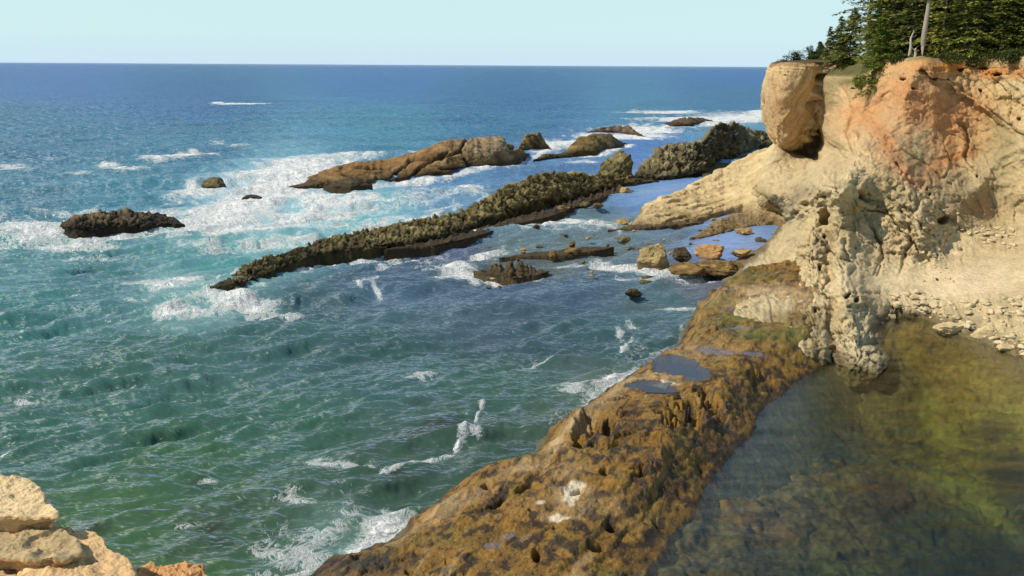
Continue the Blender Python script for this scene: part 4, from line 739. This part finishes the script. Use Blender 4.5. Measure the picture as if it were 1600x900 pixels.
    for i, (a, b, c, e, an, _) in enumerate(POOLS):
        zl = float(f(*(at_z(a, b, 1.3)[:2]*8)))-.02
        t = np.linspace(0, 2*math.pi, 48, endpoint=False); ca, sa = math.cos(R(-an)), math.sin(R(-an))
        ex, ey = np.cos(t)*c*1.75, np.sin(t)*e*1.75
        ring = at_z(a+ex*ca-ey*sa, b+ex*sa+ey*ca, zl); cen = at_z(float(a), float(b), zl)
        VV = np.concatenate([ring, cen[None]]); ff = np.array([(k, (k+1) % 48, 48) for k in range(48)])
        q = mesh_from('pool_water', VV, ff[:, ::-1], M_POOL); tag(q, kind='structure')
build_platform()

# ---------------------------------------------------------------- lagoon: bed and water
def build_lagoon():
    px, py = np.meshgrid(np.arange(900, 1900, 2.6), np.concatenate([np.arange(1150, 400, -2.2)])); P = at_z(px, py, -1.2)
    X, Y = P[..., 0], P[..., 1]; Q = np.stack([X, Y, 0*X], -1)
    pt = [(1150,700,-1.2),(1100,860,-.5),(1060,900,-.35),(1250,700,-2),(1300,620,-1.8),(1400,600,-1.2),(1500,560,-.8),(1600,620,-1.2),(1500,700,-1.8),(1400,750,-2),(1580,700,-1.5),(1250,850,-1.2),(1400,900,-1.6),(1600,900,-2.4),(1390,510,-.4),(1480,520,-.4),(1330,585,-.7),(1800,700,-1.5),(1600,560,-.3),(1250,600,-1.0),(1160,840,-.6)]
    pw = np.array([at_z(a, b, c)[:2] for a, b, c in pt]); f = tps(pw*8, [c[2] for c in pt], .001)
    g1, g2, gv = cells((Q+.5*noise(Q)[..., None])*.55, 301)
    z = np.clip(f(X*8, Y*8), -3, -.3) + .5*(gv-.5)*sstep(0, .12, g2-g1) + .45*fbm(Q*.8, 5, .6, seed=300)+.15*fbm(Q*3, 3, seed=299)
    
    a1 = fbm(Q*.45, 5, seed=305); a2 = fbm(Q*1.3, 4, seed=306)
    bed = [(1130,700,srgb(92,92,66)),(1200,650,srgb(64,78,72)),(1280,600,srgb(70,88,82)),(1300,680,srgb(48,66,60)),(1200,750,srgb(104,104,60)),(1300,740,srgb(92,86,48)),(1400,600,srgb(90,92,50)),(1450,560,srgb(112,104,40)),(1540,600,srgb(120,114,48)),(1590,650,srgb(122,124,50)),(1400,660,srgb(78,82,46)),(1470,640,srgb(106,106,46)),(1480,690,srgb(96,98,42)),(1560,690,srgb(90,96,40)),
           (1400,760,srgb(72,60,34)),(1500,740,srgb(84,88,38)),(1530,770,srgb(80,90,38)),(1580,740,srgb(34,38,24)),(1450,820,srgb(58,68,32)),(1560,840,srgb(34,44,24)),(1300,830,srgb(88,84,44)),(1200,830,srgb(96,84,48)),(1100,870,srgb(100,96,64)),(1300,900,srgb(70,80,40)),(1200,900,srgb(72,72,44)),(1500,900,srgb(40,50,26)),(1600,900,srgb(30,40,22)),(1400,520,srgb(124,108,48)),(1480,530,srgb(104,88,40)),(1410,490,srgb(118,108,70)),(1700,650,srgb(110,112,48)),(1250,780,srgb(96,92,56))]
    C = mixw(px+60*a1, py+40*a2, bed, 1, 1.6, 2.2)*.85*np.array([1.08, .88, 1.])
    a4 = fbm(Q*3.5+.5*noise(Q*2)[..., None], 4, .6, seed=307); C = C*(1+1.3*a2+.6*a1+1.1*a4)[..., None]
    gr = blobs(px, py, [(1455,620,20,12,-40,.8),(1475,660,34,14,-30,.9),(1500,740,60,10,-10,.9),(1560,780,50,7,-40,1.),(1590,805,30,8,-50,.9),(1530,755,26,10,-20,.8),(1590,640,50,40,0,.6),(1300,750,40,8,40,.5),(1235,720,40,10,40,.4),(1470,720,30,10,60,.5)], wob=np.exp(1.5*a2)); C = lerp(C, srgb(128, 130, 62), np.clip(gr, 0, 1)[..., None]*.5)
    C = lerp(C, srgb(26, 30, 20), (np.clip(blobs(px, py, [(1555,665,34,20,0,1.),(1450,690,34,20,20,.5),(1500,800,80,20,-20,.7),(1590,720,50,24,-20,.9),(1560,860,120,40,0,.7),(1380,790,60,30,0,.6),(1280,650,40,30,0,.4)], wob=np.exp(1.6*a2)), 0, 1)*.85)[..., None])
    C = lerp(C, srgb(150, 110, 50), np.clip(blobs(px, py, [(1128,806,18,9,0,.7),(1170,830,34,4,0,.6)], wob=np.exp(a2)), 0, 1)[..., None])
    inb = inside(X, Y, at_z(*np.array([(a-25 if a < 1340 else a, b-40) for a, b in LAGOON_PX], float).T)[:, :2]); z = np.minimum(z, -.12)
    o = mesh_from('lagoon_bed', np.stack([X, Y, z], -1), grid_faces(*X.shape, keep=inb), M_BED, C); tag(o, kind='structure')
    px, py = np.meshgrid(np.arange(900, 2100, 3.0), np.arange(1150, 440, -2.0)); P = at_z(px, py, 0.0); X, Y = P[..., 0], P[..., 1]
    z = np.zeros_like(X); rng = np.random.RandomState(8)
    for k in range(30):
        lam = .35*(3/.35)**rng.rand(); th = -1.45+rng.randn()*.25; z += .0014*lam*np.sin(2*math.pi/lam*(X*math.cos(th)+Y*math.sin(th))+rng.rand()*6.3)
    inn = inside(X, Y, at_z(*np.array([(a-8 if a < 1340 else a, b) for a, b in LAGOON_PX], float).T)[:, :2])
    o = mesh_from('lagoon', np.stack([X, Y, z-.004], -1), grid_faces(*X.shape, keep=inn), M_LAGOON); tag(o, kind='structure')
build_lagoon()
# foam and broken water where the swell spills into the lagoon
m, t, b = new_mat('foam'); b.inputs['Base Color'].default_value = (.8, .79, .74, 1); b.inputs['Roughness'].default_value = .55; M_FOAM = m

# ---------------------------------------------------------------- beach stones
def stone_proto(seed, name='beach_stone'):
    o = boulder(0, 0, 100, 50, None, None, ((180,158,116),(206,186,142),(224,206,166)), seed, mat=M_SAND, name=name, point=np.array([0., 14., 0.]), detail=12, dep=.8)
    return o
def scatter_stones():
    rng = random.Random(4); protos = [stone_proto(400+k) for k in range(7)]
    zones = [([(1385,462),(1440,455),(1500,470),(1600,462),(1640,520),(1640,590),(1600,552),(1540,530),(1470,505),(1420,488),(1395,480)], 215, 5, 17, 'pale rounded stone of the cobble bank at the lagoon edge', 'stones of the cobble bank'),
             ([(1495,350),(1540,352),(1590,362),(1585,388),(1540,388),(1510,372)], 50, 4, 12, 'pale loose stone of the scree under the orange cliff face', 'stones of the scree patch'),
             ([(1425,395),(1485,395),(1480,438),(1440,442)], 22, 4, 11, 'pale broken stone at the foot of the middle buttress', 'stones at the buttress foot')]
    first = list(protos)
    for poly, n, lo, hi, lab, grp in zones:
        xs = [p[0] for p in poly]; ys = [p[1] for p in poly]; k = 0
        while k < n:
            x = rng.uniform(min(xs), max(xs)); y = rng.uniform(min(ys), max(ys))
            if not inside(np.array(x), np.array(y), poly): continue
            k += 1
            src = rng.choice(protos)
            if src in first: o = src; first.remove(src)
            else: o = src.copy(); col.objects.link(o)
            p = on_head(x, y); wpx = lo+(hi-lo)*rng.random()**2.2; w_ = wpx*p[1]/F
            o.location = (p[0], p[1], p[2]-.02); s = w_; o.scale = (s*rng.uniform(.8, 1.3), s*rng.uniform(.7, 1.1), s*rng.uniform(.6, 1.1))
            o.rotation_euler = (rng.uniform(-.3, .3), rng.uniform(-.3, .3), rng.uniform(0, 6.28))
            tag(o, lab, 'stone', grp)
scatter_stones()
PALE = ((176,150,104),(204,180,132),(218,198,152))
for a in [(1493,520,66,26,'largest pale flat boulder at the lagoon edge with a shaded right end',500,.75),(1545,530,48,26,'second pale boulder, right of the largest one at the water',501,.9),(1580,548,40,14,'half sunk pale rock at the water, right of the two large boulders',502,.8),(1395,497,12,9,'small upright stone in the shallows at the inner corner of the lagoon',503,1.),(1345,590,1,1,None,0,0)]:
    if a[4]: boulder(a[0], a[1], a[2], a[3], a[4], 'boulder', PALE, a[5], a[6], mat=M_SAND, z=.05, dep=.6, detail=44)

# ---------------------------------------------------------------- foreground ledge at the lower left
def slab(name, pts, zt, thick, parent, colr, seed, tilt=(0, 0), amp=.05, bevel=.05, under=0.0, label=None, crackf=None):
    P = at_z(*np.array(pts, float).T, zt); c = P.mean(0)
    seg = np.r_[0, np.cumsum(np.linalg.norm(np.diff(np.r_[P, P[:1]], axis=0), axis=1))]; n = 420
    s = np.linspace(0, seg[-1], n, endpoint=False); PP = np.r_[P, P[:1]]; ring = np.stack([np.interp(s, seg, PP[:, k]) for k in range(3)], -1)
    for _ in range(3): ring = (np.roll(ring, 1, 0)+np.roll(ring, -1, 0)+2*ring)/4
    rows = []
    depth = thick
    for k in np.linspace(1, 0, 40)[:-1]: q = ring.copy(); q[:, 2] -= depth*k**1.5+bevel; q[:, :2] = c[:2]+(q[:, :2]-c[:2])*(1-under*math.sin(min(1, k*3)*math.pi/2)); rows.append(q)
    for a in np.linspace(0, 1, 10): q = ring.copy(); k = 1-(1-math.sqrt(max(0, 1-(1-a)**2))*0-a)*0; q[:, 2] += -bevel*(1-math.sin(a*math.pi/2)); sc = 1-.06*(1-math.cos(a*math.pi/2)); q[:, :2] = c[:2]+(q[:, :2]-c[:2])*sc; rows.append(q)
    last = rows[-1]
    for k in np.linspace(1, 0.01, 70)[1:]: q = c+(last-c)*k; q[:, 2] = last[:, 2]; rows.append(q)
    V = np.stack(rows); V[..., 2] += (V[..., 0]-c[0])*tilt[0]+(V[..., 1]-c[1])*tilt[1]
    nn = normals(V)
    if nn[-20:, :, 2].mean() < 0: nn = -nn
    d = amp*(1.6*fbm(V*1.1, 6, .62, seed=seed)+1.0*fbm(V*np.array([1, 1, 9.]), 4, seed=seed+1)+.9*(fbm(V*2.5, 5, .6, seed=seed+2, ridged=True)-.3)) - amp*1.2*sstep(.32, .5, noise(V*4, seed+3))
    V = V+nn*d[..., None]
    C = np.ones(V.shape)*srgb(*colr)*.8*(1+.2*fbm(V*2, 4, seed=seed+4))[..., None]
    C = lerp(C, srgb(120, 98, 66)*.8, (sstep(.2, .45, fbm(V*3, 4, seed=seed+5))*.45)[..., None])
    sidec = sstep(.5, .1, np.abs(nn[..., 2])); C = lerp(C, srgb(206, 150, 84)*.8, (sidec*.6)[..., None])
    o = mesh_from(name, V, grid_faces(V.shape[0], n, True), M_LEDGE, C, parent=parent)
    if label: o['label'] = label
    return o
led = empty('rock_ledge', (0, 0, 0)); tag(led, 'layered tan sandstone ledge in the near lower left corner', 'rock ledge')
slab('capstone', [(-160,735),(0,742),(40,745),(66,762),(72,782),(92,798),(90,806),(50,808),(10,806),(-160,800)], 15.3, .17, led, (224,194,144), 600, under=.10, label='pale flat topped capstone with a dark right side')
slab('middle_layer', [(-160,800),(10,806),(60,812),(104,826),(124,842),(128,862),(100,872),(50,872),(-160,868)], 15.13, .11, led, (186,160,116), 610, amp=.045, under=.10, label='grey tan middle layer with an undercut edge')
slab('base_layer', [(-160,812),(80,815),(118,826),(150,832),(163,842),(170,856),(203,872),(212,888),(216,915),(240,990),(-160,990)], 15.0, 15.2, led, (222,182,128), 620, amp=.05)
kn = slab('boulder', [(206,884),(232,878),(258,882),(290,878),(318,880),(338,892),(352,912),(370,990),(214,990)], 14.0, 14.2, None, (214,160,104), 630, amp=.10); tag(kn, 'knobbly orange tan rock right of the ledge in the lower left', 'rock')

# ---------------------------------------------------------------- trees
def tube(pts, rad, k=7):
    pts = np.asarray(pts, float); V = []; Fc = []
    for i, p in enumerate(pts):
        t = pts[min(i+1, len(pts)-1)]-pts[max(i-1, 0)]; t /= np.linalg.norm(t)+1e-9
        a = np.cross(t, [0, 0, 1.0] if abs(t[2]) < .9 else [1., 0, 0]); a /= np.linalg.norm(a); b = np.cross(t, a)
        for j in range(k): an = 2*math.pi*j/k; V.append(p+rad[i]*(a*math.cos(an)+b*math.sin(an)))
    for i in range(len(pts)-1):
        for j in range(k): Fc.append((i*k+j, i*k+(j+1) % k, (i+1)*k+(j+1) % k, (i+1)*k+j))
    return V, Fc
def conifer(loc, h, r, seed, label, base=.1, dens=1.0, lean=(0, 0), shade=(48,62,26), lite=(98,112,44), trunk_r=.22, bark=(128,112,92), windy=0.0, group='spruces on the cliff top', sparse=0.0, name='spruce_tree', sw=1.0):
    rng = np.random.RandomState(seed); root = empty(name, loc); tag(root, label, 'tree', group)
    nT = 14; zs = np.linspace(-.6, h, nT); wob = np.cumsum(rng.randn(nT, 2)*.025, 0)
    T = np.c_[wob[:, 0]+lean[0]*(zs/h)**1.5*h, wob[:, 1]+lean[1]*zs, zs]; rad = trunk_r*(1-.9*np.clip(zs/h, 0, 1))
    V, Fc = tube(T, rad, 8); V = list(V); Fc = list(Fc)
    q_c, q_u, q_v, q_s = [], [], [], []
    z = base*h
    while z < h*.985:
        k = z/h; L0 = r*(1-k)**.75*(.35+.65*min(1, (k-base)/.12+.3)); nb = rng.randint(4, 7)
        for _ in range(nb):
            if rng.rand() < sparse: continue
            a = rng.rand()*6.283; L = L0*rng.uniform(.45, 1.15)
            dx, dy = math.cos(a), math.sin(a)
            if windy: L *= 1+windy*dx
            st = np.array([np.interp(z, zs, T[:, 0]), np.interp(z, zs, T[:, 1]), z]); rise = rng.uniform(-.25, .18)+.35*k
            pts = [st+np.array([dx*L*t, dy*L*t, L*(rise*t-.25*t*t)]) for t in (0, .35, .7, 1.)]
            bv, bf = tube(pts, [trunk_r*.22*(1-k*.5), trunk_r*.16, trunk_r*.09, .01], 3); o0 = len(V); V += bv; Fc += [tuple(i+o0 for i in f) for f in bf]
            ns = int((L*13+4)*dens)
            tt = rng.uniform(.12, 1.05, ns); P = st+np.c_[dx*L*tt, dy*L*tt, L*(rise*tt-.25*tt*tt)]
            spread = (.32*L*(1.1-tt)+.1)[:, None]*rng.randn(ns, 1); P[:, 0] += -dy*spread[:, 0]; P[:, 1] += dx*spread[:, 0]; P[:, 2] += rng.randn(ns)*.07-.05
            aa = a+rng.randn(ns)*.7; ln = rng.uniform(.16, .42, ns)*sw; dz = rng.uniform(-.45, .25, ns)
            u = np.c_[np.cos(aa)*ln, np.sin(aa)*ln, dz*ln]; v = np.c_[-np.sin(aa), np.cos(aa), rng.randn(ns)*.5]*(ln*.34)[:, None]
            tone = np.clip(.45+.3*rng.randn()+.22*rng.randn(ns), 0, 1)
            q_c.append(P); q_u.append(u); q_v.append(v); q_s.append(tone)
        z += rng.uniform(.16, .34)*(1 if h > 5 else .7)
    P = np.concatenate(q_c); u = np.concatenate(q_u); v = np.concatenate(q_v); s = np.concatenate(q_s)
    QV = np.stack([P-u*.5, P+v*.8, P+u*.9, P-v*.8], 1).reshape(-1, 3); QF = np.arange(len(QV)).reshape(-1, 4)
    cc = lerp(srgb(*shade)[None], srgb(*lite)[None], s[:, None]); cc = np.repeat(cc, 4, 0)
    mesh_from('trunk', np.array(V), np.array(Fc), M_BARK, np.ones((len(V), 3))*srgb(*bark)*.7, parent=root)
    mesh_from('crown', QV, QF, M_LEAF, cc, smooth=False, parent=root)
    return root
def shrub(loc, rx, ry, rz, seed, label, shade=(44,58,22), lite=(104,118,40), n=2600, name='shrub', group=None, leaf=.2, cat='shrub'):
    rng = np.random.RandomState(seed); root = empty(name, loc); tag(root, label, cat, group)
    lumps = rng.randn(16, 3)*np.array([.42, .42, .3]); lumps[:, 2] = np.abs(lumps[:, 2])+.1
    k = rng.randint(0, 16, n); D = rng.randn(n, 3); D /= np.linalg.norm(D, axis=1, keepdims=True)
    P = (lumps[k]+D*rng.uniform(.5, 1, (n, 1))*.38)*np.array([rx, ry, rz]); P[:, 2] = np.maximum(P[:, 2], -.1*rz)
    u = D+rng.randn(n, 3)*.6; u /= np.linalg.norm(u, axis=1, keepdims=True); v = np.cross(u, rng.randn(n, 3)); v /= np.linalg.norm(v, axis=1, keepdims=True)
    ln = rng.uniform(.5, 1.3, (n, 1))*leaf; QV = np.stack([P-u*ln*.5, P+v*ln*.35, P+u*ln*.7, P-v*ln*.35], 1).reshape(-1, 3)
    s = np.clip(.45+.2*rng.randn(16)[k]+.2*rng.randn(n), 0, 1); cc = np.repeat(lerp(srgb(*shade)[None], srgb(*lite)[None], s[:, None]), 4, 0)
    mesh_from('foliage', QV, np.arange(len(QV)).reshape(-1, 4), M_LEAF, cc, smooth=False, parent=root)
    V, Fc = [], []
    for _ in range(6):
        e = lumps[rng.randint(16)]*np.array([rx, ry, rz])*.9; bv, bf = tube([(0, 0, -.4), e*.5+[0, 0, .05], e], [.05, .035, .01], 4); o0 = len(V); V += bv; Fc += [tuple(i+o0 for i in f) for f in bf]
    mesh_from('stem', np.array(V), np.array(Fc), M_BARK, np.ones((len(V), 3))*srgb(110, 92, 70)*.7, parent=root)
    return root
DK = dict(shade=(66,74,36), lite=(142,146,72)); MD = dict(shade=(78,88,36), lite=(158,160,72)); BR = dict(shade=(96,104,40), lite=(178,176,84))
conifer(on_plateau(1347, 9), 25, 3.9, 1, 'tall ragged spruce at the open left edge of the cliff top grove', base=.12, windy=-.3, sparse=.38, bark=(150,135,115), **DK)
conifer(on_plateau(1293, 10), 5.8, 1.8, 2, 'young pointed spruce tip standing left of the tall ragged one', base=.02, dens=1.4, windy=.3, trunk_r=.08, **DK)
conifer(on_plateau(1322, 7), 7.4, 2.6, 3, 'low broad spruce at the left edge of the grove', base=.02, dens=2.0, lean=(.06, 0), trunk_r=.12, **DK)
conifer(on_plateau(1308, 6), 6.6, 2.0, 33, 'small bushy spruce between the young pointed tip and the low broad spruce', base=.02, dens=2.0, trunk_r=.1, **DK)
conifer(on_plateau(1277, 9), 4.4, 1.6, 34, 'smallest spruce, first of the row stepping up to the grove', base=.02, dens=2.0, trunk_r=.08, **DK)
conifer(on_plateau(1368, 6), 11, 3.2, 4, 'dense mid green spruce behind the bright bush on the rim', base=.02, dens=1.2, **MD)
conifer(on_plateau(1405, 12), 14, 3.2, 5, 'dark spruce between the dense one and the bare pale trunk', base=.04, dens=1.2, **DK)
conifer(on_plateau(1440, 2.5), 14, 2.2, 6, 'spruce with a tall bare pale trunk near the rim', base=.42, sparse=.45, trunk_r=.34, bark=(176,160,136), dens=.8, **DK)
conifer(on_plateau(1468, 6), 12, 3.6, 7, 'yellow green spruce with drooping boughs right of the bare pale trunk', base=.06, dens=1.2, **BR)
conifer(on_plateau(1505, 3), 10, 3.8, 8, 'bright layered spruce that leans over the rim', base=.03, dens=1.3, lean=(-.02, -.03), **BR)
conifer(on_plateau(1535, 8), 13, 3.2, 9, 'dark spruce right of the bright layered one', base=.04, dens=1.2, trunk_r=.3, **DK)
conifer(on_plateau(1562, 4), 12, 3.4, 10, 'mid green spruce with a dark trunk near the right frame edge', base=.10, dens=1.2, trunk_r=.3, bark=(90,76,60), **MD)
conifer(on_plateau(1600, 6), 12, 3.6, 11, 'olive spruce cut by the right frame edge', base=.06, dens=1.2, **MD)
BK = [(1385, 20), (1400, 28), (1425, 18), (1450, 22), (1478, 17), (1498, 24), (1520, 16), (1548, 20), (1575, 15), (1595, 22), (1620, 14), (1640, 8), (1670, 10), (1700, 6), (1425, 9), (1490, 10), (1550, 11), (1585, 9)]
for i, (x, b_) in enumerate(BK):
    conifer(on_plateau(x, b_), 12+(i*37 % 5), 3.6, 40+i, 'dark spruce standing deep in the cliff top grove behind the front row', base=.01, dens=.85, group='dark spruces deep in the grove', sw=1.5, **DK)
p = on_plateau(1366, 0); conifer((p[0], p[1]-1.0, p[2]-3.0), 9.0, 3.1, 21, 'bright green young spruce spilling over the rim of the gully', base=.0, dens=1.7, trunk_r=.16, shade=(58,74,24), lite=(138,150,56), group='spruces on the cliff top', sw=.9)
p = on_plateau(1345, 0); shrub((p[0]+.3, p[1]-1.2, p[2]-1.0), 1.6, 1.2, 2.2, 22, 'low green bush at the head of the gully', (60,74,26), (120,130,48), 2200)
pr = at_y(1240, 99, 134.); shrub((pr[0], pr[1], PROW_Z-.1), 1.2, 1.0, 2.2, 23, 'small round dark bush alone on the tip of the cliff head', (34,44,24), (78,90,44), 1600, leaf=.16)
pr = at_y(1226, 101, 133.); shrub((pr[0], pr[1], PROW_Z-.2), 1.1, .9, .6, 24, 'low grey brown heath tuft at the lip of the cliff head', (74,64,44), (118,104,70), 900, leaf=.12)
for i, (x, b_, s_) in enumerate([(1291, 6, 2.0), (1314, 3, 2.7), (1273, 8, 1.3)]):
    q = at_y(x, 99, 136.+b_*.3); shrub((q[0], q[1], PROW_Z-.1), 1.15*s_, 1.2, 1.35*s_, 30+i, ['dark wind clipped thicket below the low broad spruce', 'largest wind clipped thicket, against the grove', 'smallest wind clipped thicket, nearest the lone round bush'][i], (34,46,22), (84,98,40), 2600, leaf=.2)
for i, (x, dx, s_, lab) in enumerate([(1478, -1, 1.0, 'olive undergrowth tuft right of the bare pale trunk'), (1505, 0, 1.5, 'dark overhanging bush on the rim over the orange layers'), (1530, 0, 1.4, 'dark bush at the rim under the bright layered spruce'), (1572, 0, 1.2, 'green bush on the rim near the right frame edge'), (1410, 0, .8, 'low green tuft on the rim left of the dead snag'), (1600, 0, 1.3, 'rim bush cut by the right frame edge')]):
    q = on_plateau(x, .8); shrub((q[0], q[1], q[2]-.5*s_), 1.9*s_, 1.2, 1.3*s_, 60+i, lab, (40,50,22), (98,104,44), 2200, leaf=.2)
# the dead snag near the bare trunk
def snag(px, b_, h, seed, label):
    q = on_plateau(px, b_); rng = np.random.RandomState(seed); root = empty('dead_tree', q); tag(root, label, 'dead tree')
    pts = [(0, 0, -.3), (.05, 0, h*.4), (-.05, 0, h*.7), (.22, 0, h)]; V, Fc = tube(pts, [.2, .15, .11, .03], 7)
    mesh_from('trunk', np.array(V), np.array(Fc), M_BARK, np.ones((len(V), 3))*srgb(190, 176, 152)*.8, parent=root)
    V, Fc = [], []
    for k in range(4):
        z = h*rng.uniform(.45, .85); a = rng.rand()*6.3; e = np.array([math.cos(a), math.sin(a)*.5, .5])*.55; bv, bf = tube([(0, 0, z), (e[0]*.5, e[1]*.5, z+e[2]*.2), (e[0], e[1], z+e[2])], [.06, .04, .01], 4); o0 = len(V); V += bv; Fc += [tuple(i+o0 for i in f) for f in bf]
    mesh_from('branch_stubs', np.array(V), np.array(Fc), M_BARK, np.ones((len(V), 3))*srgb(190, 176, 152)*.8, parent=root)
snag(1420, 1.2, 2.9, 71, 'short bleached dead snag left of the bare pale trunk')
snag(1429, 1.0, 1.2, 72, 'stubby forked dead stump between the snag and the bare pale trunk')
